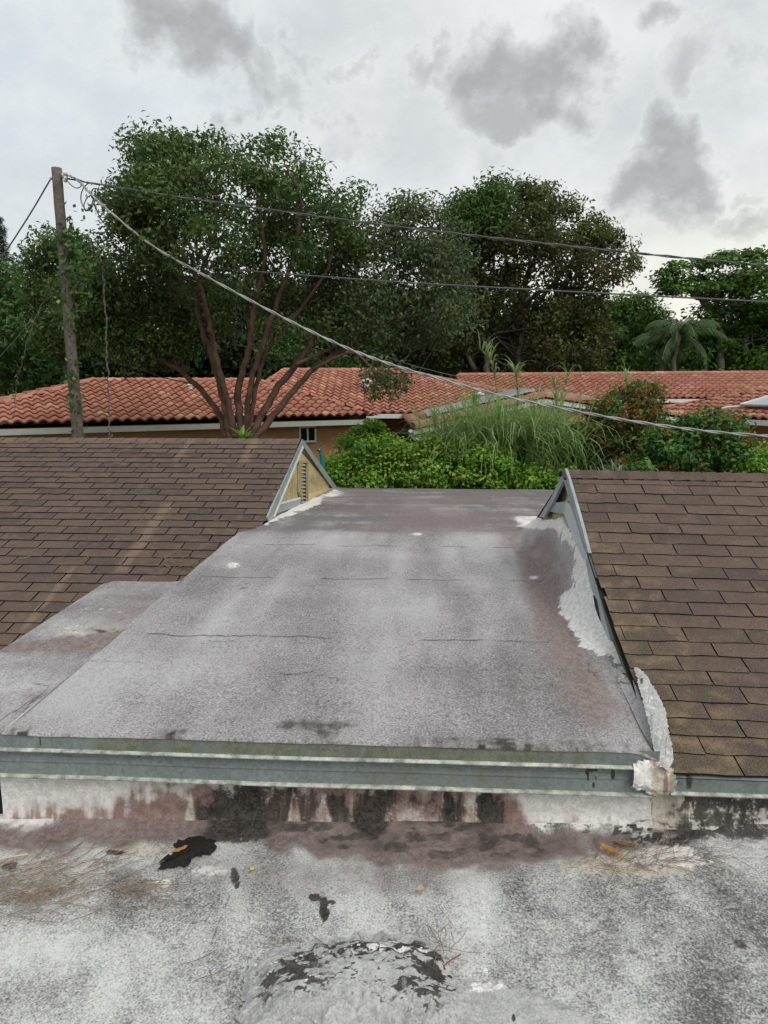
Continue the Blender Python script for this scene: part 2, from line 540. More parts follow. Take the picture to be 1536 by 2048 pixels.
def leaf_mat(name, dark, light, other, transl=0.25, rough=0.6):
    """tint attribute: R = dark to light, G = share of the other colour"""
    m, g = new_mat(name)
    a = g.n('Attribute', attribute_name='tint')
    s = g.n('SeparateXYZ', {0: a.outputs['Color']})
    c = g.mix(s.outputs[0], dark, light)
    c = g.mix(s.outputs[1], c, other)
    b = g.n('BsdfPrincipled', {'Base Color': c, 'Roughness': rough, 'Specular IOR Level': 0.18})
    t = g.n('BsdfTranslucent', {'Color': g.mix(0.3, c, light)})
    mx = g.n('MixShader', {0: transl, 1: b.outputs[0], 2: t.outputs[0]})
    g.t.links.new(mx.outputs[0], g.n('OutputMaterial').inputs[0])
    return m


L_BIG = leaf_mat('big_tree_leaf', (0.040, 0.075, 0.026), (0.135, 0.225, 0.065), (0.17, 0.18, 0.055))
L_GREY = leaf_mat('grey_green_leaf', (0.055, 0.085, 0.042), (0.14, 0.20, 0.085), (0.15, 0.14, 0.07))
L_OLIVE = leaf_mat('olive_brown_leaf', (0.042, 0.052, 0.020), (0.14, 0.20, 0.055), (0.105, 0.082, 0.036))
L_MID = leaf_mat('mid_green_leaf', (0.04, 0.09, 0.028), (0.115, 0.235, 0.055), (0.14, 0.16, 0.05))
L_BRIGHT = leaf_mat('bright_tree_leaf', (0.055, 0.12, 0.03), (0.17, 0.33, 0.065), (0.20, 0.24, 0.07))
L_DARK = leaf_mat('dark_wood_leaf', (0.022, 0.044, 0.020), (0.06, 0.11, 0.038), (0.07, 0.07, 0.03))
L_HEDGE = leaf_mat('bright_hedge_leaf', (0.08, 0.20, 0.03), (0.25, 0.46, 0.065), (0.42, 0.48, 0.11), 0.3)
L_SHRUB = leaf_mat('firebush_leaf', (0.045, 0.11, 0.03), (0.13, 0.28, 0.065), (0.20, 0.11, 0.035))
L_GRASS = leaf_mat('tall_grass_blade', (0.14, 0.25, 0.07), (0.36, 0.50, 0.20), (0.42, 0.40, 0.20), 0.42)
L_PALM = leaf_mat('palm_frond_leaf', (0.028, 0.062, 0.024), (0.085, 0.165, 0.055), (0.12, 0.12, 0.06))
L_VINE = leaf_mat('vine_leaf', (0.04, 0.09, 0.03), (0.11, 0.21, 0.06), (0.30, 0.30, 0.08))
L_FLOWER = leaf_mat('orange_flower', (0.32, 0.07, 0.02), (0.52, 0.16, 0.04), (0.4, 0.05, 0.02))

# ------------------------------------------------------------------ the ground
gv = []
me = mesh_np('ground', [(-600, -200, -2.8), (600, -200, -2.8), (600, 1500, -2.8), (-600, 1500, -2.8)], np.array([[0, 1, 2, 3]]), simple('garden_ground', (0.05, 0.06, 0.03), 1.0, 0, 0.4, 1.5))
tag(link('ground', me), kind='structure')

# ------------------------------------------------------------------ our own house: flat roofs, step, shingle wings
YW = 2.721
house = root('house', (0, 3, -2.8), 'house with weathered grey flat roofs between two brown shingle wings', 'house')


def zfloor(x):
    return 0.028 * (x + 0.157)


def grid(x0, x1, nx, y0, y1, ny):
    X, Y = np.meshgrid(np.linspace(x0, x1, nx), np.linspace(y0, y1, ny))
    I = np.arange(nx * ny).reshape(ny, nx)
    Fc = np.stack([I[:-1, :-1], I[:-1, 1:], I[1:, 1:], I[1:, :-1]], -1).reshape(-1, 4)
    return X.ravel(), Y.ravel(), Fc


def stains(n):
    return np.zeros((n, 4)), np.zeros((n, 4))


# lower roof
X, Y, Fc = grid(-2.3, 2.3, 500, 0.9, YW + 0.02, 200)
cant = 0.075 * np.clip((Y - (YW - 0.15)) / 0.15, 0, 1) ** 2.2
dome = 0.02 * (1 - sstep(0.2, 1.0, np.hypot((X + 0.09) / 0.40, (Y - 1.62) / 0.22)))
Z = zfloor(X) + 0.006 * (fbm(X * 3, Y * 3, 4, 1) - .5) * 2 + 0.003 * (fbm(X * 14, Y * 14, 3, 2) - .5) - 0.012 + cant * 0.35
V = np.stack([X, Y, Z], 1)
u, v = proj(V)
sa, sb = stains(len(V))
big = fbm(X * 2.2, Y * 2.2, 4, 11)
sa[:, 0] = np.clip(0.42 + (big - 0.5) * 0.6 + (fbm(X * 7 + Y * 2, Y * 3, 4, 15) - .5) * 1.1, 0, 1)
sa[:, 0] += 0.20 * sstep(965, 990, u + (fbm(u / 30, v / 60, 3, 5) - .5) * 20) * sstep(1720, 1780, v) * (0.55 + 0.9 * (fbm(u / 45, v / 160, 3, 61) - .3))
sa[:, 0] -= 0.16 * ell(u, v, 860, 1850, 150, 120, .6)
sa[:, 0] += 0.16 * ell(u, v, 190, 1805, 260, 55, .6)
sa[:, 0] += 0.28 * ell(u, v, 1060, 1830, 70, 130, .6)
sa[:, 0] += 0.13 * ell(u, v, 250, 1990, 200, 60, .6)
sa[:, 0] -= 0.13 * ell(u, v, 300, 1900, 220, 60, .6)
sa[:, 0] += 0.32 * ell(u, v, 1190, 1850, 60, 100, .7) + 0.32 * ell(u, v, 1440, 1960, 90, 90, .7) - 0.12 * ell(u, v, 1460, 1745, 110, 60, .7)
bnd = np.interp(u, [-300, 0, 150, 300, 400, 520, 640, 760, 900, 1050, 1180, 1260, 1300], [1705, 1706, 1704, 1690, 1682, 1690, 1715, 1740, 1748, 1735, 1712, 1680, 1600])
bnd = bnd + (fbm(u / 40, v / 25, 4, 21) - .5) * 46
sa[:, 1] = (1 - sstep(-26, 24, v - bnd)) * 0.95
sa[:, 1] *= np.clip(.55 + .9 * fbm(u / 60, v / 30, 4, 178), 0, 1)
sa[:, 1] = np.maximum(sa[:, 1], 0.45 * ell(u, v, 700, 1750, 330, 42, .8))
mould = np.zeros(len(V))
for cx, cy, rx, ry, k in ((480, 1650, 70, 34, .95), (455, 1668, 70, 22, .7), (740, 1640, 52, 46, .8), (760, 1680, 50, 30, .5), (970, 1650, 40, 26, .6), (960, 1685, 60, 20, .5),
                          (1440, 1640, 130, 45, .75), (1380, 1650, 50, 40, .7), (1270, 1672, 80, 26, .5), (230, 1705, 20, 6, .8), (1480, 1888, 15, 13, .62), (1486, 1893, 9, 6, .8), (1262, 1902, 18, 9, .5),
                          (1080, 1690, 90, 25, .42), (1500, 1660, 60, 30, .7), (700, 1690, 70, 14, .45), (20, 1730, 22, 14, .7), (470, 1752, 10, 20, .75), (1210, 1870, 50, 60, .3)):
    mould = np.maximum(mould, k * ell(u, v, cx, cy, rx, ry, .5, .4, int(cx)))
mould = np.maximum(mould, .62 * sstep(.48, .62, fbm(u / 46, v / 18, 5, 177)) * sstep(360, 480, u) * (1 - sstep(1150, 1250, u)) * (1 - sstep(-40, 20, v - bnd)))
flk = fbm(u / 16, v / 7, 4, 77)
mould = np.maximum(mould, 0.95 * ell(u, v, 1330, 1665, 120, 36, .5) * sstep(.52, .60, flk))
mould = np.maximum(mould, ell(u, v, 632, 1796, 15, 9, .3, .5, 1))
mould = np.maximum(mould, ell(u, v, 648, 1815, 11, 26, .3, .5, 2))
mould = np.maximum(mould, 0.8 * ell(u, v, 665, 1804, 8, 5, .3, .5, 2))
mould = np.maximum(mould, 0.9 * seg(u, v, [(466, 1738), (475, 1750), (478, 1765), (472, 1775)], 4))
sa[:, 2] = mould
sa[:, 3] = np.maximum.reduce([0.85 * ell(u, v, 1340, 1716, 80, 22, .4), 0.9 * seg(u, v, [(82, 1640), (55, 1658), (22, 1684)], 12), 0.8 * ell(u, v, 328, 1768, 16, 9, .4), 0.6 * ell(u, v, 420, 1742, 60, 14, .7)])
sa[:, 3] = np.maximum(sa[:, 3], 0.42 * seg(u, v, [(970, 1740), (966, 1850), (972, 1960)], 9))
near_ = sstep(YW - .075, YW - .01, Y + (fbm(X * 14, Y * 14, 3, 211) - .5) * .08)
sa[:, 3] = np.maximum(sa[:, 3], near_ * .75 * np.maximum(1 - sstep(60, 200, u), sstep(1020, 1070, u) * (1 - sstep(1290, 1330, u))))
sa[:, 1] *= 1 - .8 * near_ * np.maximum(1 - sstep(60, 200, u), sstep(1020, 1070, u) * (1 - sstep(1290, 1330, u)))
sa[:, 2] = np.maximum(sa[:, 2], .7 * near_ * sstep(400, 450, u) * (1 - sstep(980, 1040, u)) * np.clip(.2 + 1.2 * fbm(u / 40, v / 30, 4, 212), 0, 1))
sb[:, 0] = np.maximum.reduce([0.75 * ell(u, v, 1260, 1730, 170, 30, .7), 0.6 * ell(u, v, 330, 1700, 130, 18, .7), 0.65 * ell(u, v, 1290, 1640, 60, 30, .6), 0.5 * ell(u, v, 820, 1660, 60, 40, .7), 0.5 * ell(u, v, 60, 1730, 110, 30, .7)])
sb[:, 1] = 0.30 * ell(u, v, 180, 1790, 240, 60, .7) + 0.3 * ell(u, v, 1150, 1745, 60, 12, .7)
sb[:, 2] = 0.62 * seg(u, v, [(497, 1722), (455, 1800), (415, 1900), (370, 2045)], 3.0, 3.0) * sstep(.3, .55, fbm(u / 25, v / 25, 3, 33))
sb[:, 2] = np.maximum(sb[:, 2], 0.6 * seg(u, v, [(1400, 1706), (1470, 1716), (1560, 1712)], 2.0, 3))
sb[:, 3] = np.clip(1 - sa[:, 1] * 0.9, 0, 1)
part = link('lower_roof', mesh_np('lower_roof', V, Fc, M_NEAR, True, {'stain_a': np.clip(sa, 0, 1), 'stain_b': np.clip(sb, 0, 1)}), house)
# the same roof goes on round and behind the camera
mb = MB()
mb.box((-2.3, -6, -0.35), (6, 0.9, -0.06)).box((2.3, 0.9, -0.35), (6, YW, -0.0)).box((-2.3, 0.9, -0.35), (2.3, YW, -0.09)).box((-6, -6, -0.9), (-2.3, YW + .1, -0.075))
mb.obj('roof_deck', M_NEAR, house)

# domed patch of peeling coating at the bottom of the picture
pts = [(470, 2120), (482, 2010), (500, 1930), (560, 1895), (640, 1882), (760, 1868), (850, 1882), (890, 1920), (910, 1962), (1000, 1966), (1080, 1990), (1175, 2030), (1190, 2120)]
c3 = np.array([on_z(a, b, 0.0) for a, b in pts])
X, Y, Fc = grid(c3[:, 0].min() - .03, c3[:, 0].max() + .03, 260, max(c3[:, 1].min(), 1.1), c3[:, 1].max() + .03, 150)
V = np.stack([X, Y, zfloor(X)], 1)
u, v = proj(V)
sd_ = poly_sd(u, v, pts) + (fbm(u / 20, v / 14, 4, 31) - .5) * 40
ridge = ell(u, v, 770, 1925, 160, 50, .6)
Z = zfloor(X) + -0.004 + 0.014 * sstep(-4, 20, sd_) + 0.075 * sstep(0, 110, sd_) * (1 - sstep(880, 960, u)) + 0.006 * (fbm(u / 18, v / 8, 3, 8) - .5) * ridge
V[:, 2] = Z
sa, sb = stains(len(V))
sa[:, 0] = 0.22 + 0.4 * (fbm(u / 60, v / 40, 3, 9) - .5)
fl = fbm(u / 30, v / 8, 5, 41)
fl2 = fbm(u / 12, v / 7, 4, 43)
zone = np.maximum.reduce([ell(u, v, 770, 1925, 150, 42, .5), ell(u, v, 860, 1960, 55, 70, .5), 0.85 * ell(u, v, 830, 2020, 60, 50, .6), 0.9 * ell(u, v, 600, 1975, 75, 70, .7), 0.7 * ell(u, v, 540, 2000, 50, 70, .7), 0.8 * ell(u, v, 690, 1905, 120, 16, .6)])
crk_ = 1 - sstep(.025, .06, np.abs(fbm(u / 24, v / 11, 4, 47) - .5))
crk2 = 1 - sstep(.03, .07, np.abs(fbm(u / 13, v / 9, 3, 49) - .5))
wide_ = np.maximum(zone, .75 * ell(u, v, 720, 1960, 240, 90, .6))
sa[:, 2] = np.maximum.reduce([wide_ * crk_ * sstep(.42, .55, fl2), zone * crk2 * sstep(.45, .55, fl), zone * sstep(.55, .61, fl) * 0.95, zone * sstep(.60, .66, fl2) * 0.9, ell(u, v, 865, 1965, 22, 26, .3, .3), 0.9 * ell(u, v, 595, 1985, 18, 14, .4, .5), 0.85 * ell(u, v, 800, 2025, 12, 10, .5, .5), ell(u, v, 1027, 2042, 4, 8, .3, .2)])
sa[:, 2] *= sstep(2, 8, sd_)
sa[:, 3] = 0.62 * ell(u, v, 970, 1978, 60, 14, .6) + 0.7 * ell(u, v, 790, 1918, 90, 14, .5) + .6 * ell(u, v, 625, 2005, 20, 10, .5)
sb[:, 0] = 0.5 * ell(u, v, 560, 1935, 70, 20, .7) + .5 * ell(u, v, 885, 1925, 24, 45, .5)
sb[:, 3] = 0.35
keep = (sd_[Fc] > -3).any(1)
M_PATCH = membrane('grey_patch_coating', (0.55, 0.55, 0.54), (0.17, 0.17, 0.168), 150.0, 0.9)
link('roof_patch', mesh_np('roof_patch', V, Fc[keep], M_PATCH, True, {'stain_a': np.clip(sa, 0, 1), 'stain_b': np.clip(sb, 0, 1)}), house)
# curled flakes of that coating
fv, ff = [], []
for k in range(50):
    while True:
        a, b = random.uniform(500, 900), random.uniform(1885, 2045)
        z0 = ell(np.array([a]), np.array([b]), 770, 1930, 150, 50, .5)[0] + .6 * ell(np.array([a]), np.array([b]), 590, 1985, 90, 70, .6)[0] + .8 * ell(np.array([a]), np.array([b]), 850, 1990, 60, 70, .6)[0]
        if random.random() < z0:
            break
    p = on_z(a, b, 0.045)
    w, l = random.uniform(.002, .006), random.uniform(.001, .0025)
    th = random.uniform(-.5, .5)
    ax = np.array((math.cos(th), math.sin(th), 0)) * w
    ay = np.array((-math.sin(th), math.cos(th), random.uniform(.1, .9))) * l
    k0 = len(fv)
    fv += [p - ax - ay, p + ax * .8 - ay * 1.2, p + ax + ay, p - ax * .7 + ay * 1.3]
    ff.append((k0, k0 + 1, k0 + 2, k0 + 3))
tag(link('coating_flakes', mesh_np('coating_flakes', fv, ff, simple('pale_flake', (0.5, 0.5, 0.5), .9, 0, .3, 60)), house), kind='stuff')

# tar smear
mb = MB()
tp = [(345, 1682), (362, 1676), (384, 1672), (405, 1669), (418, 1677), (432, 1679), (433, 1690), (430, 1702), (408, 1706), (386, 1712), (378, 1722), (370, 1729), (345, 1733), (320, 1732), (316, 1722), (326, 1714), (345, 1706), (352, 1696)]
tp2 = []
for i, (a, b) in enumerate(tp):
    c, d = tp[(i + 1) % len(tp)]
    for t in (0, .33, .66):
        tp2.append((a + (c - a) * t + random.uniform(-5, 5), b + (d - b) * t + random.uniform(-3.5, 3.5)))
ctr = on_z(375, 1702, 0.0)
rim = [on_z(a, b, -.02) for a, b in tp2]
vv = [(p[0], p[1], zfloor(p[0]) - 0.006) for p in rim] + [(p[0] * .85 + ctr[0] * .15, p[1] * .85 + ctr[1] * .15, zfloor(p[0]) + 0.005) for p in rim]
n_ = len(rim)
mb.add(vv, [(i, (i + 1) % n_, n_ + (i + 1) % n_, n_ + i) for i in range(n_)] + [tuple(range(n_, 2 * n_))])
mb.obj('tar_smear', M_TAR, house, True)

# step wall, with mould and peeling paint
X, Zg, Fc = grid(-1.745, 2.4, 640, -0.07, 0.200, 60)
Yg = YW + 0.004 * (fbm(X * 9, Zg * 9, 3, 3) - .5) * 2 - 0.02 * (1 - sstep(-.03, .05, Zg - zfloor(X)))
rep = sstep(0.80, 0.95, X) * (1 - sstep(1.12, 1.2, X))
Yg = Yg - 0.022 * rep * (0.4 + fbm(X * 14, Zg * 14, 3, 19))
V = np.stack([X, Yg, Zg], 1)
u, v = proj(V)
sa, sb = stains(len(V))
sa[:, 0] = .25
vs = fbm(u / 11, v / 160, 4, 17)
vs2 = fbm(u / 34, v / 220, 3, 18)
sa[:, 3] = 0.9 * (sstep(1020, 1060, u + (fbm(u / 20, v / 20, 3, 2) - .5) * 40) * (1 - sstep(1285, 1310, u)) + (1 - sstep(300, 430, u)))
low = np.interp(u, [0, 60, 130, 200, 280, 340, 400, 700, 1000, 1040, 1080, 1290, 1300], [1618, 1622, 1600, 1605, 1585, 1570, 1560, 1550, 1560, 1600, 1640, 1650, 1650])
sa[:, 1] = 0.95 * sstep(-40, 60, v - low + (vs - .5) * 40 + (vs2 - .5) * 60 + (fbm(u / 14, v / 14, 4, 201) - .5) * 50) * (1 - sstep(1290, 1330, u))
blk = sstep(400, 470, u) * (1 - sstep(990, 1050, u)) * sstep(-10, 26, v - np.interp(u, [380, 470, 600, 700, 720, 800, 860, 1000], [1580, 1562, 1566, 1585, 1572, 1570, 1585, 1590]) + (vs - .5) * 40 + (fbm(u / 12, v / 12, 4, 202) - .5) * 50)
tri = lambda cx, y0, w: (1 - sstep(.6, 1.3, np.abs(u - cx + (vs - .5) * 8) / (w * np.clip((v - y0) / (1645 - y0), .12, 1)))) * sstep(y0 - 6, y0 + 10, v)
holes = np.maximum.reduce([.75 * tri(380, 1585, 16), .5 * tri(588, 1575, 14), .55 * tri(645, 1592, 24), .3 * tri(700, 1572, 8), 0.7 * ell(u, v, 830, 1645, 52, 36, .7), .7 * ell(u, v, 940, 1630, 16, 40, .8), .4 * tri(885, 1580, 9)]) * np.clip(.4 + 1.2 * fbm(u / 10, v / 16, 4, 203), 0, 1)
blk = blk * (1 - holes) * (0.30 + 0.8 * vs2 + .25 * (vs - .5))
for cx, cy, rx, ry, k in ((470, 1615, 75, 50, 1), (750, 1615, 55, 62, 1), (905, 1612, 22, 44, 1), (975, 1622, 20, 48, 1), (1405, 1605, 42, 36, 1), (1480, 1608, 60, 40, .9), (1375, 1600, 20, 30, .8), (1530, 1600, 40, 26, .8), (1440, 1640, 120, 24, .75), (620, 1610, 18, 40, .6), (545, 1600, 24, 44, .7)):
    blk = np.maximum(blk, k * ell(u, v, cx, cy, rx, ry, .9, .9, int(cx)) * (1 - .8 * holes) * np.clip(.45 + 1.1 * fbm(u / 16, v / 22, 4, 207), 0, 1.1))
sa[:, 2] = blk
sb[:, 0] = np.maximum.reduce([0.7 * holes, 0.8 * sstep(1280, 1320, u) * (1 - sstep(1360, 1420, u)), 0.55 * sstep(1420, 1450, u) * (1 - sstep(1590, 1600, v))])
sb[:, 1] = 0.5 * np.maximum(ell(u, v, 380, 1625, 22, 30, .6), ell(u, v, 1345, 1605, 20, 40, .6)) + .35 * ell(u, v, 560, 1605, 60, 40, .8)
sa[:, 1] = np.where(u > 1000, sa[:, 1], np.maximum(sa[:, 1] * (1 - .7 * holes), 0))
sb[:, 2] = 0.7 * np.maximum(seg(u, v, [(1296, 1580), (1302, 1610), (1308, 1650)], 2.5, 4), seg(u, v, [(1260, 1645), (1300, 1640), (1350, 1655)], 2.5, 5))
sb[:, 3] = .25
link('step_wall', mesh_np('step_wall', V, Fc, M_WALL, True, {'stain_a': np.clip(sa, 0, 1), 'stain_b': np.clip(sb, 0, 1)}), house)
MB().box((2.41, YW, -.06), (4.9, YW + .1, .2)).obj('step_wall', M_WALL, house)
MB().box((-2.32, YW + .03, -.3), (2.4, YW + .10, .18)).obj('wall_core', M_DARK, house)


def strip(name, x0, x1, prof, mat, paint, nx=420, wav=0.0025):
    """a bent sheet-metal strip: profile of (y, z) swept along x"""
    prof = np.array(prof)
    xs = np.linspace(x0, x1, nx)
    V = np.stack([np.repeat(xs, len(prof)), np.tile(prof[:, 0], nx), np.tile(prof[:, 1], nx)], 1)
    V[:, 1] += (fbm(V[:, 0] * 2.5, V[:, 2] * 5, 3, 12) - .5) * wav * 2
    V[:, 2] += (fbm(V[:, 0] * 1.7, V[:, 1] * 0, 3, 13) - .5) * wav * 2.4
    I = np.arange(len(V)).reshape(nx, len(prof))
    Fc = np.stack([I[:-1, :-1], I[1:, :-1], I[1:, 1:], I[:-1, 1:]], -1).reshape(-1, 4)
    u, v = proj(V)
    sa, sb = stains(len(V))
    paint(u, v, sa, sb, V)
    return link(name, mesh_np(name, V, Fc, mat, False, {'stain_a': np.clip(sa, 0, 1), 'stain_b': np.clip(sb, 0, 1)}), house)


def dense(a, b, n):
    return [(a[0] + (b[0] - a[0]) * i / n, a[1] + (b[1] - a[1]) * i / n) for i in range(n + 1)]


YF = YW - 0.045


def paint_up(u, v, sa, sb, V):
    sa[:, 0] = .45 + .6 * (fbm(u / 30, v / 200, 3, 71) - .5)
    sb[:, 1] = 1.0 * sstep(110, 260, u + (fbm(u / 30, v / 10, 3, 4) - .5) * 80) * (1 - .55 * sstep(1080, 1250, u)) * (.35 + fbm(u / 22, v / 50, 3, 72))
    sa[:, 2] = .42 * sstep(.60, .8, fbm(u / 16, v / 300, 3, 75)) * (1 - sstep(1468, 1500, v)) + .8 * seg(u, v, [(79, 1455), (81, 1490)], 2.5, 1)
    sa[:, 1] = .8 * (1 - sstep(2, 7, v - np.interp(u, [0, 430, 768, 1310], [1457, 1462, 1474, 1488]))) * sstep(.5, .58, fbm(u / 30, v * 0, 3, 79)) * sstep(380, 440, u)
    sb[:, 3] = .25


def paint_lo(u, v, sa, sb, V):
    sa[:, 0] = .3 + .5 * (fbm(u / 40, v / 30, 3, 81) - .5)
    sb[:, 1] = .62 * sstep(500, 800, u) * (1 - sstep(1000, 1200, u)) * sstep(1520, 1545, v) * (.4 + fbm(u / 30, v / 50, 3, 82))
    sa[:, 2] = .8 * sstep(.60, .68, fbm(u / 9, v / 9, 3, 85)) * (1 - sstep(0, 12, v - np.interp(u, [0, 768, 1310], [1487, 1512, 1524]))) + .55 * ell(u, v, 268, 1508, 14, 14, .5)
    for a, b, rx, ry in ((1188, 1538, 8, 5), (1176, 1548, 2.5, 16), (1205, 1538, 3, 3), (1226, 1548, 5, 12), (1187, 1570, 3, 6), (1250, 1528, 9, 5), (1183, 1536, 4, 9), (1172, 1544, 2, 6), (1192, 1556, 2, 5)):
        sa[:, 2] = np.maximum(sa[:, 2], ell(u, v, a, b, rx, ry, .3, .25))
    for a in (135, 165, 337, 410, 510, 810, 880, 982, 1084):
        sa[:, 2] = np.maximum(sa[:, 2], .9 * ell(u, v, a, np.interp(a, [0, 768, 1310], [1492, 1514, 1526]), 6, 6, .4, .3))
    sb[:, 2] = .5 * seg(u, v, [(0, 1508), (768, 1531), (1250, 1546)], 1.3, .6)
    sb[:, 3] = .35


strip('upper_fascia', -2.3, 0.900, dense((YF - .001, .367), (YF - .004, .306), 10), M_FLASH, paint_up, 700)
strip('upper_fascia_lip', -2.3, 0.900, [(YF - .004, .306), (YF - .017, .302), (YF - .018, .296), (YF - .006, .293), (YF + .008, .296)], M_LIP, lambda *a: None)
strip('lower_fascia', -2.3, 0.905, dense((YF + .012, .300), (YF + .010, .246), 8) + [(YF + .004, .243)] + dense((YF + .008, .240), (YF + .006, .188), 8), M_FLASH, paint_lo, 700)
strip('lower_fascia_lip', -2.3, 0.880, [(YF + .006, .188), (YF - .010, .185), (YF - .012, .178), (YF + .002, .176), (YF + .03, .180)], M_LIP, lambda *a: None)


def paint_dr(u, v, sa, sb, V):
    sa[:, 0] = .3
    sa[:, 2] = .8 * np.maximum.reduce([ell(u, v, 1378, 1560, 8, 22, .6), .6 * ell(u, v, 1362, 1562, 9, 20, .6), .4 * ell(u, v, 1440, 1570, 12, 16, .7)])
    sb[:, 1] = .5 * ell(u, v, 1400, 1565, 50, 20, .8)
    sb[:, 3] = .25


strip('drip_edge', .95, 4.9, [(YW + .04, .268)] + dense((YF - .006, .266), (YF + .004, .200), 8), M_FLASH, paint_dr, 400)
strip('drip_edge_lip', .95, 4.9, [(YF + .004, .200), (YF - .008, .196), (YF - .008, .188), (YF + .004, .186), (YF + .03, .19)], M_LIP, lambda *a: None, 100)

# lumpy sealant where the two roofs meet
X, Zg, Fc = grid(0.80, 1.05, 80, 0.15, 0.335, 60)
V = np.stack([X, np.full_like(X, YF - 0.018), Zg], 1)
u, v = proj(V)
pp = [(1248, 1560), (1252, 1535), (1275, 1528), (1300, 1524), (1308, 1500), (1318, 1500), (1322, 1540), (1342, 1542), (1356, 1556), (1352, 1590), (1310, 1592), (1286, 1580), (1258, 1575)]
sd_ = poly_sd(u, v, pp) + (fbm(u / 9, v / 7, 3, 91) - .5) * 14
V[:, 1] += -0.010 * sstep(0, 14, sd_) - 0.009 * (fbm(X * 22, Zg * 40, 4, 92) - .4) * sstep(0, 10, sd_) + 0.03 * (1 - sstep(-8, 2, sd_)) + np.clip((X - .92) * .25, 0, .03)
sa, sb = stains(len(V))
sa[:, 3] = .9 * (1 - sstep(1285, 1315, u))
sb[:, 0] = .9 * sstep(1270, 1310, u)
sb[:, 1] = .6 * ell(u, v, 1346, 1566, 12, 24, .5)
sa[:, 1] = .7 * ell(u, v, 1330, 1565, 6, 30, .5)
keep = (sd_[Fc] > -4).all(1)
link('sealant', mesh_np('sealant', V, Fc[keep], M_WALL, True, {'stain_a': np.clip(sa, 0, 1), 'stain_b': np.clip(sb, 0, 1)}), house)

# raised roof
XR, XL = 0.955, -1.69


_e = np.array([on_x(a, b, XR) for a, b in ((1310, 1489), (1275, 1420), (1243, 1350), (1217, 1279), (1200, 1232), (1181, 1172), (1171, 1124), (1160, 1100), (1142, 1062), (1128, 1036), (1108, 1042), (1086, 1042))])
_e = _e[np.argsort(_e[:, 1])]


def zroof(x, y):
    z = np.where(y < 6.5, 0.372 + (y - YW) * 0.0127, 0.42 - (np.maximum(y, 6.5) - 6.5) * 0.0765)
    z = z - 0.03 * np.exp(-((y - 6.5) / .35) ** 2) * .3
    ze = np.interp(y, _e[:, 1], _e[:, 2])
    kk = np.clip((x - (XR - .17)) / .17, 0, 1) ** 1.6 * (1 - sstep(6.0, 7.2, y)) * (x < XR + .5)
    z = z + (ze + .012 + .035 * (1 - sstep(3.5, 4.0, y)) * sstep(2.9, 3.2, y) - z) * kk
    z = z + 0.03 * sstep(-1.32, -1.56, x) * sstep(6.7, 7.1, y) * (1 - sstep(12.2, 12.6, y))
    return z


ys = np.concatenate([[YW - .0515], np.arange(YW - 0.05, 6.9, 0.016), np.arange(6.9, 12.46, 0.045)])
xs = np.linspace(XL, XR, 180)
Xg, Ygr = np.meshgrid(xs, ys)
X, Y = Xg.ravel(), Ygr.ravel()
X = XL + (X - XL) * (1 + .56 * sstep(6.3, 7.4, Y))
Z = zroof(X, Y) + 0.008 * (fbm(X * 3, Y * 3, 4, 51) - .5) * 2 - 0.012 * (Y < YW - .0505)
V = np.stack([X, Y, Z], 1)
I = np.arange(len(V)).reshape(len(ys), len(xs))
Fc = np.stack([I[:-1, :-1], I[:-1, 1:], I[1:, 1:], I[1:, :-1]], -1).reshape(-1, 4)
u, v = proj(V)
sa, sb = stains(len(V))
nb = fbm(X * 1.5, Y * .8, 4, 52)
sa[:, 0] = np.clip(.33 + (nb - .5) * .9 + 1.0 * (fbm(X * 5, Y * .7, 4, 53) - .5) + .5 * (fbm(X * 2.6, Y * 3, 4, 153) - .5), 0, 1)
far = sstep(6.35, 6.8, Y)
sa[:, 0] += .45 * far + far * 1.2 * (fbm(X * 1.2, Y * 3.2, 4, 54) - .5)
sa[:, 0] += .22 * ell(u, v, 960, 1330, 180, 130, .8) + .2 * ell(u, v, 560, 1130, 120, 40, .7) - .15 * ell(u, v, 300, 1400, 200, 80, .8) + .15 * ell(u, v, 1050, 1380, 160, 90, .8)
for a, b, rx, ry, k in ((700, 1220, 70, 12, .22), (466, 1130, 13, 6, .62), (1069, 1155, 13, 5, .6), (835, 1068, 13, 3, .6), (870, 993, 22, 3, .45), (740, 1015, 12, 3, .4), (650, 1230, 30, 14, .2), (420, 1390, 90, 40, .25)):
    sa[:, 3] = np.maximum(sa[:, 3], k * ell(u, v, a, b, rx, ry, .5))
    sa[:, 0] -= .35 * k * ell(u, v, a, b, rx * 1.3, ry * 1.4, .6)
# white flashing paint along the right hand gable, brushed out raggedly
wp = [(1040, 1040), (1085, 1036), (1128, 1030), (1180, 1120), (1260, 1350), (1236, 1346), (1222, 1318), (1196, 1306), (1172, 1292), (1150, 1260), (1122, 1226), (1128, 1190), (1150, 1172), (1146, 1150), (1152, 1120), (1134, 1090), (1108, 1066), (1070, 1052)]
rag = (fbm(u / 26, v / 4.5, 4, 55) - .5) * 24 + (fbm(u / 40, v / 30, 3, 155) - .5) * 26
sa[:, 3] = np.maximum(sa[:, 3], sstep(-16, 12, poly_sd(u, v, wp) + rag))
pp = poly_sd(u, v, [(1000, 1050), (1100, 1080), (1140, 1200), (1170, 1330), (1250, 1420), (1180, 1450), (1080, 1300), (1060, 1150)])
sa[:, 1] = .75 * sstep(-60, 30, pp) * (.5 + fbm(u / 30, v / 30, 3, 57)) * (1 - sstep(.3, .7, sa[:, 3]))
sa[:, 1] = np.maximum(sa[:, 1], .55 * far * sstep(.42, .6, fbm(X * 1.1, Y * 1.3, 4, 58)))
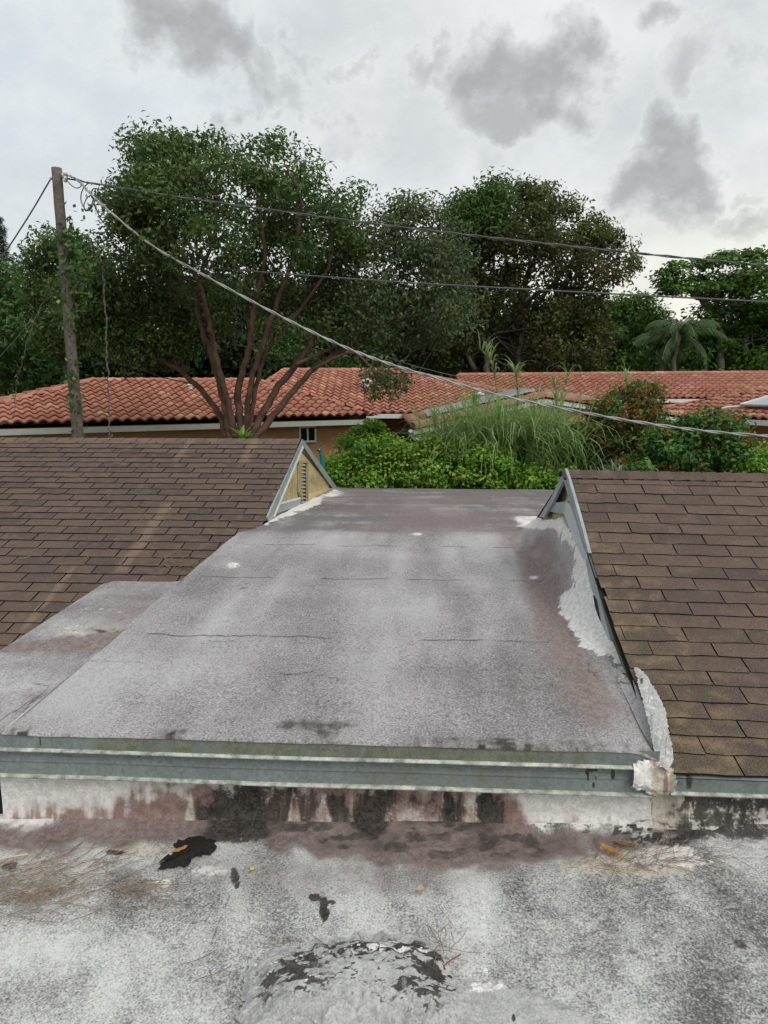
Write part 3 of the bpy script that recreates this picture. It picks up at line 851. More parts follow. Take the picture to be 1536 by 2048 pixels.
# the same at the foot of the left hand gable
wl = [(518, 1048), (546, 1028), (600, 1008), (668, 980), (688, 986), (650, 998), (632, 1014), (590, 1026), (540, 1046)]
sa[:, 3] = np.maximum(sa[:, 3], sstep(-3, 4, poly_sd(u, v, wl) + (fbm(u / 14, v / 3, 4, 59) - .5) * 16))
sb[:, 0] = np.maximum(.5 * ell(u, v, 690, 1029, 55, 6, .8), .4 * ell(u, v, 985, 1000, 30, 6, .8))
sb[:, 0] = np.maximum(sb[:, 0], .26 * ell(u, v, 1050, 1380, 60, 70, .9))
for yl, k in ((3.82, .95), (4.98, .9), (5.98, .9), (3.42, .5), (6.50, .4)):
    dd = np.abs(Y - yl + (fbm(X * 6, Y * 0, 4, int(yl * 10)) - .5) * .05)
    sb[:, 2] = np.maximum(sb[:, 2], k * (1 - sstep(.004, .014, dd)) * sstep(.40, .62, fbm(X * 5, Y * 0, 5, int(yl * 20)) + .06))
sb[:, 2] = np.maximum(sb[:, 2], .6 * np.maximum.reduce([seg(u, v, [(1175, 1310), (1180, 1340), (1196, 1360), (1250, 1368)], 2.2, 5), seg(u, v, [(560, 1350), (620, 1345), (700, 1365)], 2, 6), seg(u, v, [(400, 1285), (470, 1282), (478, 1290)], 2, 4)]))
sa[:, 2] = .6 * ell(u, v, 640, 1450, 130, 14, .8, .6) + .4 * ell(u, v, 460, 1438, 60, 8, .8, .6) + .35 * ell(u, v, 490, 1180, 14, 16, .8) + .3 * sstep(.66, .75, fbm(X * 9, Y * 9, 4, 60)) + .45 * (1 - sstep(0.0, .05, Y - YW)) * sstep(.45, .6, fbm(X * 8, Y * 0, 3, 62))
sb[:, 2] *= 1 - .85 * sstep(.2, .5, sa[:, 3])
sb[:, 3] = np.clip(.68 - .45 * far, 0, 1)
# leave out the part that would lie inside the left wing's gable
cc = V[Fc].mean(1)
keep = ~((cc[:, 1] > 6.45) & (cc[:, 0] < -1.69 + np.clip((cc[:, 1] - 6.45) / .5, 0, 1) * .14))
link('raised_roof', mesh_np('raised_roof', V, Fc[keep], M_RAISED, True, {'stain_a': np.clip(sa, 0, 1), 'stain_b': np.clip(sb, 0, 1)}), house)
# its rolled left edge and side wall, and the far drip edge
mb = MB()
mb.box((XL - .012, YW, -.4), (XL + .004, 6.45, .365))
mb.obj('roof_side', M_RAISED, house)
MB().box((-1.66, 12.46, -.45), (2.3, 12.49, -.075)).obj('far_drip_edge', M_METAL, house)
# lower strip of flat roof on the left
X, Y, Fc = grid(-2.31, XL + .01, 60, YW - .047, 5.02, 150)
Z = 0.372 + (Y - YW) * 0.0127 + .004 * (fbm(X * 6, Y * 6, 4, 63) - .5) - .045 * sstep(XL + .005, XL - .035, X) - .01 * sstep(XL - .02, XL - .14, X) - .02 * sstep(-2.22, -2.31, X) - .012 * (1 - sstep(YW - .047, YW - .035, Y))
V = np.stack([X, Y, Z], 1)
u, v = proj(V)
sa, sb = stains(len(V))
sa[:, 0] = .46 + 1.3 * (fbm(X * 1.5 + Y, Y * 4, 4, 64) - .5)
sa[:, 1] = np.maximum(.95 * poly(u, v, [(-60, 1300), (120, 1275), (250, 1258), (246, 1282), (200, 1300), (-60, 1306)], 5, 8), .5 * ell(u, v, 280, 1220, 100, 40, .8))
sa[:, 3] = np.maximum(.6 * poly(u, v, [(150, 1292), (245, 1278), (220, 1300)], 4, 5), .5 * sstep(.58, .66, fbm(u / 50, v / 7, 4, 65)) * ell(u, v, 250, 1240, 150, 40, .7))
sa[:, 2] = .45 * ell(u, v, 190, 1260, 60, 8, .7, .6) + .35 * sstep(.62, .7, fbm(u / 40, v / 8, 4, 66))
sb[:, 0] = .6 * ell(u, v, 180, 1262, 110, 14, .8)
sb[:, 2] = .6 * np.maximum(seg(u, v, [(40, 1425), (100, 1372), (60, 1365)], 2, 3), seg(u, v, [(0, 1440), (80, 1390)], 1.6, 2))
sb[:, 3] = .4
link('side_roof', mesh_np('side_roof', V, Fc, M_RAISED, True, {'stain_a': np.clip(sa, 0, 1), 'stain_b': np.clip(sb, 0, 1)}), house)
MB().box((-2.312, YW, -.5), (-2.30, 5.03, .31)).box((-2.30, 5.02, -.5), (XL, 5.032, .32)).obj('side_roof_wall', M_RAISED, house)


# ------------------------------------------------------------------ shingle wings
def shingle_mesh(seed, w, l, mat, t0=.012):
    r = random.Random(seed)
    n = 5
    t1 = 0.002
    V = []
    for i in range(n):
        x = -w / 2 + w * i / (n - 1)
        j = r.uniform(-.005, .004)
        j2 = r.uniform(0, .002)
        V += [(x, j, 0), (x, j, t0 + j2), (x, l, t1), (x, l, 0)]
    Fc, mi = [], []
    for i in range(n - 1):
        a, b = i * 4, i * 4 + 4
        Fc += [(a, b, b + 1, a + 1), (a + 1, b + 1, b + 2, a + 2)]
        mi += [1, 0]
    k = (n - 1) * 4
    Fc += [(0, 1, 2, 3), (k + 3, k + 2, k + 1, k)]
    mi += [1, 1]
    return mesh_np('shingle', V, Fc, [mat, M_EDGE], False, None, mi)


def lay_shingles(part, prof, x_min, x_max, xw, expo, mat, phase, tilt=0.0, limit=999, skip_top=0.12, cut=None):
    """prof: list of (y, z) from the ridge down to the eave"""
    prof = np.array(prof, float)
    L = np.concatenate([[0], np.cumsum(np.hypot(*np.diff(prof, axis=0).T))])
    meshes = [shingle_mesh(s, xw - (.012 if xw > .32 else .007), expo + .035, mat, .012 if xw > .32 else .008) for s in range(8)]
    halves = {}
    items = []
    s = skip_top
    row = 0
    n_row = round((L[-1] - skip_top) / expo)
    expo = (L[-1] - skip_top) / n_row
    while row <= n_row:
        y, z = np.interp(s, L, prof[:, 0]), np.interp(s, L, prof[:, 1])
        y2, z2 = np.interp(s - expo, L, prof[:, 0]), np.interp(s - expo, L, prof[:, 1])
        up = Vector((0, y2 - y, z2 - z)).normalized()
        if s - expo < 0:
            up = Vector((0, prof[0, 0] - prof[1, 0], prof[0, 1] - prof[1, 1])).normalized()
        off = phase + row * xw * 0.35
        k = math.floor((x_min - off) / xw)
        while True:
            xc = off + k * xw + xw / 2
            a, b = max(xc - xw / 2, x_min), min(xc + xw / 2, x_max)
            k += 1
            if xc - xw / 2 >= x_max:
                break
            if b - a < .03:
                continue
            if cut and cut((a + b) / 2, y):
                continue
            items.append(((a + b) / 2, y + random.uniform(-.002, .002), z + .003 + random.uniform(0, .003), up, (b - a) / xw, row))
        row += 1
        s = skip_top + expo * (row + (random.uniform(-.03, .03) if row < n_row else 0))
    items.sort(key=lambda t: math.hypot(t[0], t[1]))
    shown, rest = [], []
    for it in items:
        pu, pv = proj([it[:3]])
        vis = -60 < pu[0] < 1600
        (shown if vis and len(shown) < limit else rest).append(it)

    def mat_of(it):
        x, y, z, up, fr, row = it
        ax = Vector((1, 0, tilt)).normalized()
        n = ax.cross(up).normalized()
        up = n.cross(ax)
        r_ = random.uniform(-.006, .006)
        M = Matrix((ax, up, n)).transposed().to_4x4()
        return Matrix.Translation((x, y, z + tilt * x)) @ M @ Matrix.Rotation(r_, 4, 'Z') @ Matrix.Diagonal((fr, 1, 1, 1))
    for it in shown:
        link('shingle', random.choice(meshes), part, mat_of(it))
    if rest:
        Vs, Fs, k, mi = [], [], 0, []
        for it in rest:
            m_ = random.choice(meshes)
            M = mat_of(it)
            Vs += [tuple(M @ v_.co) for v_ in m_.vertices]
            Fs += [tuple(i + k for i in p_.vertices) for p_ in m_.polygons]
            mi += [p_.material_index for p_ in m_.polygons]
            k = len(Vs)
        tag(link('more_shingles', mesh_np('more_shingles', Vs, Fs, [mat, M_EDGE], False, None, mi), part), kind='stuff')


def caps(part, a, b, w, n, mat, drop):
    """folded ridge shingles"""
    a, b = Vector(a), Vector(b)
    for i in range(n):
        p, q = a.lerp(b, i / n), a.lerp(b, (i + 1.25) / n)
        V = []
        for t, h in ((p, .014), (q, .006)):
            for s_, dz in ((-1, -drop * w), (-.5, -drop * w * .42), (0, 0.004), (.5, -drop * w * .42), (1, -drop * w)):
                V.append((t.x, t.y + s_ * w, t.z + dz + h))
        k = len(V)
        V += [(v_[0], v_[1], v_[2] - .009) for v_ in V[:10]]
        Fc = [(j, j + 1, j + 6, j + 5) for j in range(4)] + [(k + j, k + j + 1, j + 1, j) for j in range(4)] + [(5 + j, 6 + j, k + 6 + j, k + 5 + j) for j in range(4)] + [(0, 5, k + 5, k), (4, k + 4, k + 9, 9)]
        mi = [0] * 4 + [1] * 10
        link('ridge_shingle', mesh_np('ridge_shingle', V, Fc, [mat, M_EDGE], False, None, mi), part)


# left wing
XG = -1.54
RL = (9.052, 1.047)
SL = 0.302
profL = [RL, (2.83, RL[1] - SL * (RL[0] - 2.83))]
mb = MB()
mb.add([(-7.5, RL[0], RL[1] - .01), (XG - .02, RL[0], RL[1] - .01), (XG - .02, profL[1][0], profL[1][1] - .01), (-7.5, profL[1][0], profL[1][1] - .01),
        (-7.5, 13.8, RL[1] - .01 - SL * 4.75), (XG - .02, 13.8, RL[1] - .01 - SL * 4.75)], [(0, 3, 2, 1), (0, 1, 5, 4)])
mb.add([(-7.5, RL[0], RL[1] - .10), (XG - .02, RL[0], RL[1] - .10), (XG - .02, profL[1][0], profL[1][1] - .10), (-7.5, profL[1][0], profL[1][1] - .10),
        (-7.5, 13.8, RL[1] - .10 - SL * 4.75), (XG - .02, 13.8, RL[1] - .10 - SL * 4.75)], [(0, 1, 2, 3), (0, 4, 5, 1)])
left_roof = mb.obj('shingle_roof', M_DARK, house)
left_roof['label'] = 'left brown shingle roof with a pale run-off streak'
lay_shingles(left_roof, profL, -7.0, XG - .005, 0.333, 0.143, M_SHL, 0.02, 0.0, 300, 0.19, lambda x, y: y < 5.0 and x > -2.3)
caps(left_roof, (XG - .01, RL[0], RL[1]), (-7.0, RL[0], RL[1]), .115, 32, M_SHL, SL)
mb = MB()
mb.add([(-7.5, RL[0] + .1, RL[1] - .02), (XG - .01, RL[0] + .1, RL[1] - .02), (XG - .01, 13.8, RL[1] - SL * 4.75), (-7.5, 13.8, RL[1] - SL * 4.75)], [(0, 1, 2, 3)])
mb.obj('back_slope', M_SHL, left_roof)

# right wing, sagging a little towards the eave
profR = [(5.073, 1.150), (4.6, .93), (4.2, .76), (3.8, .605), (3.4, .468), (3.0, .355), (2.668, .274)]
TR = -0.012
mb = MB()
V = []
for y, z in profR + [(2.66, .272)]:
    V += [(XR - .02, y, z - .012), (5.0, y, z - .012 + TR * 4.05)]
V = V[:-2]
n_ = len(profR)
mb.add(V, [(2 * i, 2 * i + 2, 2 * i + 3, 2 * i + 1) for i in range(n_ - 1)])
mb.add([(XR, 5.073, 1.138), (5.0, 5.073, 1.138 + TR * 4.05), (5.0, 7.4, .12 + TR * 4.05), (XR, 7.4, .12)], [(0, 1, 2, 3)])
right_roof = mb.obj('shingle_roof', M_DARK, house)
right_roof['label'] = 'right brown shingle roof with olive bleached lower corner'
profRs = [(y, z - TR * 0.94) for y, z in profR]
lay_shingles(right_roof, profRs, XR - .01, 4.85, 0.302, 0.1075, M_SHR, 0.10, TR, 999, 0.165)

caps(right_roof, (4.85, 5.073, 1.150 + TR * 3.9), (XR - .012, 5.073, 1.150), .10, 39, M_SHR, .40)
MB().add([(XR, 5.15, 1.12), (5.0, 5.15, 1.12 + TR * 4.05), (5.0, 7.4, .14 + TR * 4.05), (XR, 7.4, .14)], [(0, 1, 2, 3)]).obj('back_slope', M_SHR, right_roof)


def gable_grid(name, tri, X, mat, paint, n=44):
    a, b, c = [np.array(on_x(p[0], p[1], X)) for p in tri]
    V, idx, k = [], {}, 0
    for i in range(n + 1):
        for j in range(n + 1 - i):
            V.append(a + (b - a) * i / n + (c - a) * j / n)
            idx[i, j] = k
            k += 1
    Fc = []
    for i in range(n):
        for j in range(n - i):
            Fc.append((idx[i, j], idx[i + 1, j], idx[i, j + 1]))
            if i + j < n - 1:
                Fc.append((idx[i + 1, j], idx[i + 1, j + 1], idx[i, j + 1]))
    V = np.array(V)
    u, v = proj(V)
    sa, sb = stains(len(V))
    paint(u, v, sa, sb)
    return link(name, mesh_np(name, V, np.array(Fc), mat, False, {'stain_a': np.clip(sa, 0, 1), 'stain_b': np.clip(sb, 0, 1)}), house)


def plate_x(name, pts, X, t, mat, parent=None):
    return MB().plate([on_x(a, b, X) for a, b in pts], (t, 0, 0)).obj(name, mat, parent or house)


def paint_g(u, v, sa, sb):
    sa[:, 0] = .3
    sa[:, 2] = .5 * np.maximum.reduce([ell(u, v, 585, 975, 20, 30, .7), ell(u, v, 632, 965, 22, 20, .7), .9 * ell(u, v, 570, 995, 24, 18, .7), .8 * ell(u, v, 625, 980, 26, 8, .6)])
    sa[:, 2] = np.maximum(sa[:, 2], .75 * (1 - sstep(0, 8, np.abs((u - 606) - (v - 895) * .73) )) * sstep(905, 930, v) * .6)
    sb[:, 1] = .3 * ell(u, v, 640, 940, 40, 50, .9)
    sb[:, 3] = .2


gable_grid('gable_wall', [(605, 888), (540, 1040), (676, 985)], XG - .035, M_CREAM, paint_g)
plate_x('rake_trim', [(603.5, 879), (605.8, 893), (548, 1032), (546, 1040), (533, 1041), (532, 1034)], XG - .012, .016, M_METAL)
plate_x('rake_trim', [(603.5, 879), (672.5, 975), (669, 984), (605.5, 894)], XG - .012, .016, M_METAL)
plate_x('trim_lip', [(605.2, 892), (607.0, 895), (549.5, 1033), (547, 1033)], XG + .006, .006, M_WHITE)
plate_x('base_flashing', [(555.7, 1009), (597.6, 997.5), (600.6, 1009), (549.8, 1027)], XG - .03, .02, M_METAL)
plate_x('base_flashing', [(556.5, 1006), (598, 994.5), (598, 998), (555.5, 1009.5)], XG - .03, .024, M_WHITE)
plate_x('base_board', [(612.5, 988), (661, 976), (669, 983.5), (613, 1009)], XG - .03, .022, simple('cream_board', (0.62, 0.48, 0.22), .7, 0, .15, 20))
vent = plate_x('gable_vent', [(602, 926), (612.4, 926), (612.6, 1011), (602, 1013)], XG - .034, .006, M_DARK)
plate_x('frame', [(594.7, 925), (601.8, 925), (602, 1008), (594.9, 984)], XG - .03, .026, M_VENT, vent)
plate_x('frame', [(594.0, 921), (613.5, 921), (613.5, 926), (594, 926)], XG - .03, .028, M_VENT, vent)
plate_x('frame', [(611.6, 926), (613.6, 926), (613.6, 1009), (611.6, 1010)], XG - .03, .026, M_VENT, vent)
for k in range(11):
    y0 = 929 + k * 7.4
    a, b = on_x(602, y0, XG), on_x(611.6, y0 - .3, XG)
    MB().add([a + (-.028, 0, .015), b + (-.028, 0, .015), b + (.004, 0, -.012), a + (.004, 0, -.012), a + (-.028, 0, .010), b + (-.028, 0, .010), b + (.004, 0, -.018), a + (.004, 0, -.018)],
             [(0, 1, 2, 3), (7, 6, 5, 4), (3, 2, 6, 7), (0, 3, 7, 4), (1, 5, 6, 2)]).obj('slat', M_SLAT, vent)
# right gable end
XN = 0.936


def paint_r(u, v, sa, sb):
    sa[:, 0] = .5
    sa[:, 2] = .85 * ell(u, v, 1105, 995, 24, 34, .6) + .5 * ell(u, v, 1125, 985, 10, 20, .7, .6)
    sb[:, 3] = .2


gable_grid('gable_wall', [(1128, 952), (1080, 1036), (1210, 1250)], XN + .05, M_CREAM, paint_r)
plate_x('rake_trim', [(1130, 937), (1127.5, 961), (1117, 980), (1108, 1000), (1087, 1035), (1078, 1034), (1102, 995)], XN, .02, M_METAL)
plate_x('rake_trim', [(1130, 937), (1135.5, 953), (1145, 986), (1156, 1025), (1167, 1066), (1177, 1106), (1171, 1103), (1156, 1052), (1141, 1008), (1127.5, 961)], XN, .018, M_METAL)
plate_x('base_flashing', [(1132, 1004), (1140, 1009), (1152, 1044), (1168, 1098), (1176, 1108), (1172, 1121), (1166, 1118), (1150, 1084), (1127.5, 1027)], XN + .004, .02, simple('pale_grey_flashing', (0.50, 0.54, 0.56), .5, .1, .12, 8))
plate_x('rake_trim', [(1177, 1110), (1190, 1150), (1195, 1178), (1208, 1230), (1221, 1279), (1217, 1279), (1203, 1246), (1200, 1232), (1194, 1200), (1188, 1190), (1181, 1174), (1171, 1122)], XN + .006, .018, M_METAL)
plate_x('base_flashing', [(1097.7, 1006), (1136, 1003), (1129, 1028), (1092, 1022)], XN + .02, .02, M_METAL)
plate_x('gap_shade', [(1186, 1190), (1194, 1199), (1203, 1246), (1197, 1236), (1190, 1214)], XN + .008, .004, M_DARK)  # near-black plate, stands in for the shade inside the open gap

# strip of peeling coating lapped onto the shingles
pl = [(1274, 1342), (1288, 1352), (1296, 1366), (1304, 1378), (1312, 1392), (1320, 1408), (1325, 1424), (1330, 1446), (1334, 1470), (1340, 1498), (1342, 1520), (1334, 1538), (1325, 1542), (1316, 1515), (1309, 1490), (1302, 1452), (1292, 1412), (1284, 1380)]


def roof_z(y):
    return np.interp(y, [p_[0] for p_ in profRs[::-1]], [p_[1] for p_ in profRs[::-1]])


X, Y, Fc = grid(0.86, 1.10, 110, 2.64, 3.45, 240)
V = np.stack([X, Y, roof_z(Y) + .02], 1)
u, v = proj(V)
sd_ = poly_sd(u, v, pl) + 6 + (fbm(u / 7, v / 3.2, 4, 95) - .5) * 7
V[:, 2] += .012 * sstep(0, 12, sd_) + .008 * (fbm(u / 5, v / 30, 3, 96) - .5) + .025 * (1 - sstep(1270, 1320, u - (v - 1440) * .3))
sa, sb = stains(len(V))
sa[:, 0] = .2
sa[:, 2] = .7 * np.maximum(sstep(.69, .75, fbm(u / 3.2, v / 30, 3, 97)) * sstep(7, 12, sd_), ell(u, v, 1283, 1368, 4, 8, .4))
sa[:, 3] = .30
sb[:, 3] = .3
keep = (sd_[Fc] > 0).all(1)
link('peeling_strip', mesh_np('peeling_strip', V, Fc[keep], M_PATCH, True, {'stain_a': sa, 'stain_b': sb}), house)
# membrane lapped up against the shingles in front of it
X, Y, Fc = grid(0.90, 1.07, 60, 2.70, 3.50, 120)
V = np.stack([X, Y, zroof(np.full_like(Y, .90), Y) + (roof_z(Y) + .016 - zroof(np.full_like(Y, .90), Y)) * sstep(.90, 1.0, X)], 1)
u, v = proj(V)
sd_ = poly_sd(u, v, [(1180, 1330), (1236, 1338), (1258, 1362), (1280, 1364), (1290, 1400), (1304, 1450), (1316, 1500), (1300, 1495), (1200, 1480)]) + (fbm(u / 9, v / 9, 3, 98) - .5) * 6
sa, sb = stains(len(V))
sa[:, 0] = .12
sa[:, 3] = .4 * ell(u, v, 1250, 1360, 30, 14, .6)
sb[:, 2] = .7 * seg(u, v, [(1210, 1362), (1250, 1366), (1282, 1362)], 2, 3)
sb[:, 3] = .3
keep = (sd_[Fc] > -2).all(1)
link('lapped_membrane', mesh_np('lapped_membrane', V + (0, 0, .003), Fc[keep], M_RAISED, True, {'stain_a': sa, 'stain_b': sb}), house)


# ------------------------------------------------------------------ tiled houses
def s_tile_mesh():
    w, l = .25, .40
    xs = [(-.125, .006), (-.095, .030), (-.055, .055), (-.010, .055), (.030, .030), (.055, .006), (.090, -.004), (.128, .004)]
    V = [(x, 0.0, z * 1.15 + .046) for x, z in xs] + [(x, l, z + .004) for x, z in xs] + [(x, .03, z * .9 + .004) for x, z in xs]
    n = len(xs)
    Fc = [(i, i + 1, n + i + 1, n + i) for i in range(n - 1)] + [(2 * n + i, 2 * n + i + 1, i + 1, i) for i in range(n - 1)]
    me = mesh_np('roof_tile', V, Fc, M_TILE)
    for i, p_ in enumerate(me.polygons):
        p_.use_smooth = i < n - 1
    return me


TILE = s_tile_mesh()
TV = np.array([tuple(v_.co) for v_ in TILE.vertices])
TF = np.array([tuple(p_.vertices) for p_ in TILE.polygons])


def tile_cells(A, B, C, Dd, phase=0.0):
    """tile frames over the slope with eave A-B and top edge C-Dd"""
    A, B, C, Dd = [Vector(tuple(map(float, p))) for p in (A, B, C, Dd)]
    u = (B - A).normalized()
    n = u.cross(((C + Dd) / 2 - (A + B) / 2)).normalized()
    v = n.cross(u).normalized()

    def uv(p):
        return ((p - A).dot(u), (p - A).dot(v))
    pg = [uv(A), uv(B), uv(Dd), uv(C)]
    us = [q[0] for q in pg]
    vm = max(q[1] for q in pg)
    out = []
    for r_ in range(int(vm / .33) + 1):
        b = -.04 + r_ * .33
        for c in range(int(min(us) / .25) - 2, int(max(us) / .25) + 2):
            a = c * .25 + phase + .125
            if poly_sd(np.array([a]), np.array([b + .17]), pg)[0] < -.04:
                continue
            o = A + u * a + v * b + n * .012
            M = Matrix((u, v, n)).transposed().to_4x4()
            out.append(Matrix.Translation(o) @ M @ Matrix.Rotation(random.uniform(-.02, .02), 4, 'Z') @ Matrix.Translation((0, random.uniform(-.008, .008), random.uniform(-.004, .006))))
    return out


def put_tiles(part, Ms, limit=300):
    def key(M):
        p = M.translation
        pu, pv = proj([tuple(p)])
        return (0 if -30 < pu[0] < 1566 else 1, (Vector((0, 0, H)) - p).length)
    Ms = sorted(Ms, key=key)
    for M in Ms[:limit]:
        link('roof_tile', TILE, part, M)
    if Ms[limit:]:
        Vs = np.concatenate([TV @ np.array(M.to_3x3()).T + np.array(M.translation) for M in Ms[limit:]])
        Fs = np.concatenate([TF + i * len(TV) for i in range(len(Ms) - limit)])
        tag(link('more_roof_tiles', mesh_np('more_roof_tiles', Vs, Fs, M_TILE, True), part), kind='stuff')


CAPS = {}


def ridge_line(part, a, b, rad=.085, step=.36):
    a, b = Vector(tuple(map(float, a))), Vector(tuple(map(float, b)))
    L = (b - a).length
    n = max(1, int(L / step))
    if rad not in CAPS:
        V, Fc, k = [], [], 8
        for t, rr in ((0, 1.12), (step * 1.15, .95)):
            for th in (1.0, .84):
                for i in range(k + 1):
                    w = math.pi * i / k
                    V.append((rad * rr * th * math.cos(w), t, rad * rr * th * math.sin(w) - rad * .35))
        q = k + 1
        for i in range(k):
            Fc += [(i, i + 1, 2 * q + i + 1, 2 * q + i), (q + i, q + i + 1, i + 1, i), (2 * q + i, 2 * q + i + 1, 3 * q + i + 1, 3 * q + i)]
        CAPS[rad] = mesh_np('ridge_tile', V, Fc, M_TILE)
    t = (b - a).normalized()
    x = t.cross(Vector((0, 0, 1))).normalized()
    z = x.cross(t)
    M0 = Matrix((x, t, z)).transposed().to_4x4()
    for i in range(n):
        p = a.lerp(b, i / n)
        link('ridge_tile', CAPS[rad], part, Matrix.Translation(p + Vector((0, 0, .045))) @ M0 @ Matrix.Rotation(random.uniform(-.03, .03), 4, 'Z'))


def vec(*a):
    return Vector(tuple(map(float, a)))


def window(parent, c, ux, w, h, nrm, bars=1):
    c, ux, nrm = Vector(c), Vector(ux).normalized(), Vector(nrm).normalized()
    up = Vector((0, 0, 1))
    mb = MB()
    for s_ in (-1, 1):
        mb.bar(c + ux * s_ * w / 2 - up * h / 2, c + ux * s_ * w / 2 + up * h / 2, .05, .06, nrm)
        mb.bar(c + up * s_ * h / 2 - ux * (w / 2 + .025), c + up * s_ * h / 2 + ux * (w / 2 + .025), .06, .05, up)
    for k in range(bars):
        q = c + ux * (w * (k + 1) / (bars + 1) - w / 2)
        mb.bar(q - up * h / 2, q + up * h / 2, .045, .05, nrm)
    fr = mb.obj('window', M_WHITE, parent)
    for k in range(bars + 1):
        q = c + ux * (w * (k + .5) / (bars + 1) - w / 2)
        MB().bar(q - up * (h / 2 - .02), q + up * (h / 2 - .02), w / (bars + 1) - .03, .01, nrm).obj('pane', M_GLASS, fr)
    return fr


def roof_vent(parent, p, s=1.0):
    p = Vector(tuple(map(float, p)))
    mb = MB()
    mb.tube([p - Vector((0, 0, .1)), p + Vector((0, 0, .14 * s))], .09 * s, 10)
    mb.tube([p + Vector((0, 0, .14 * s)), p + Vector((0, 0, .18 * s)), p + Vector((0, 0, .24 * s))], [.16 * s, .15 * s, .03 * s], 12)
    return mb.obj('roof_vent', M_WHITE, parent)


ZE, ZR = 0.85, 1.755
# house on the left
A0, B0 = P(0, 850, 15.7), P(745, 832, 19.9)
A0[2] = B0[2] = ZE
uA = (B0 - A0) / np.linalg.norm(B0 - A0)
nA = np.array((-uA[1], uA[0], 0))
LA = np.linalg.norm((B0 - A0)[:2])


def hA(s, w, z):
    q = A0 + uA * s + nA * w
    return np.array((q[0], q[1], z))


ha = root('tile_roof_house', hA(4, 3.3, -2.8), 'orange stucco house with hipped tile roof behind the big branching tree', 'house', 'houses with orange tile roofs')
e0, e1 = -1.5, LA + .1
RW = 3.35
c_l, c_r, r_l, r_r = hA(e0, 0, ZE), hA(e1, 0, ZE), hA(2.27, RW, ZR), hA(6.82, RW, ZR)
b_l, b_r = hA(e0, 2 * RW, ZE), hA(e1, 2 * RW, ZE)
mb = MB()
mb.add([c_l, c_r, r_r, r_l, b_r, b_l], [(0, 1, 2, 3), (1, 4, 2), (4, 5, 3, 2), (5, 0, 3), (0, 5, 4, 1)])
roofA = mb.obj('roof', M_SOFFIT, ha)
cells = tile_cells(c_l, c_r, r_l, r_r)
put_tiles(roofA, cells, 300)
side = tile_cells(c_r, b_r, r_r, r_r) + tile_cells(b_l, c_l, r_l, r_l)
Vs = np.concatenate([TV @ np.array(M.to_3x3()).T + np.array(M.translation) for M in side])
tag(link('more_roof_tiles', mesh_np('more_roof_tiles', Vs, np.concatenate([TF + i * len(TV) for i in range(len(side))]), M_TILE, True), roofA), kind='stuff')
ridge_line(roofA, r_l, r_r)
ridge_line(roofA, c_l, r_l)
ridge_line(roofA, c_r, r_r)
mb = MB()
mb.bar(hA(e0 + .02, .03, ZE - .155), hA(e1 - .02, .03, ZE - .155), .03, .13)
mb.bar(hA(e1 - .05, .03, ZE - .155), hA(e1 - .05, 2 * RW, ZE - .155), .03, .13)
mb.obj('fascia', simple('grey_green_fascia', (0.42, 0.43, 0.38), .6, 0, .1), ha)
mb = MB()
mb.plate([hA(e0 + .5, .5, -2.8), hA(e1 - .45, .5, -2.8), hA(e1 - .45, .5, ZE - .1), hA(e0 + .5, .5, ZE - .1)], nA * 6)
wallA = mb.obj('wall', M_STUCCO, ha)
pw = P(626, 871, 19.2)
sW = float(np.dot(pw - A0, uA))
window(ha, hA(sW, .48, P(626, 872, 18.9)[2]), uA, .44, .38, -nA)
for a, b, d in ((473, 790, 19.6), (381, 776, 19.9)):
    roof_vent(roofA, P(a, b, d), .55)

# house in the middle
hb = root('tile_roof_house', P(700, 830, 24) * (1, 1, 0) + (0, 0, -2.8), 'middle house whose tile roof carries a white round vent', 'house', 'houses with orange tile roofs')
FW = np.array((-math.sin(PS), math.cos(PS), 0))
RT = np.array((math.cos(PS), math.sin(PS), 0))


def cf(Xc, d, z):
    q = RT * Xc + FW * d
    return np.array((q[0], q[1], z))


c_l, c_r = cf(-4.6, 21.2, ZE), cf(6.5, 21.2, ZE)
r_l, r_r = cf(-3.45, 26, 2.12), cf(0.45, 26, 2.12)
b_l, b_r = cf(-4.6, 30.5, ZE), cf(6.5, 30.5, ZE)
mb = MB()
mb.add([c_l, c_r, r_r, r_l, b_r, b_l], [(0, 1, 2, 3), (1, 4, 2), (4, 5, 3, 2), (5, 0, 3), (0, 5, 4, 1)])
roofB = mb.obj('roof', M_SOFFIT, hb)
cells = [M for M in tile_cells(c_l, c_r, r_l, r_r) if proj([tuple(M.translation)])[0][0] > 540]
put_tiles(roofB, cells, 300)
ridge_line(roofB, r_l, r_r)
ridge_line(roofB, c_r, r_r)
ridge_line(roofB, c_l, r_l)
MB().bar(cf(-.35, 21.15, ZE - .06), cf(1.1, 21.15, ZE - .06), .12, .12).bar(cf(-.5, 21.1, ZE - .02), cf(-.3, 21.1, ZE - .02), .16, .2).obj('gutter', M_WHITE, hb)
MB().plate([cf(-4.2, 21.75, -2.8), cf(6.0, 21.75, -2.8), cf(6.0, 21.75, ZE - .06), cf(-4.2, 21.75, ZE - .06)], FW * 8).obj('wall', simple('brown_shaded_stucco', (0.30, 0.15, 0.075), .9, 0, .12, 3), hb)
window(hb, cf(.65, 21.7, P(820, 890, 21.7)[2]), RT, 1.1, .7, -FW, 0)
roof_vent(roofB, P(733, 772, 23.6), 1.0)
roof_vent(roofB, P(960, 798, 22.6), .9)

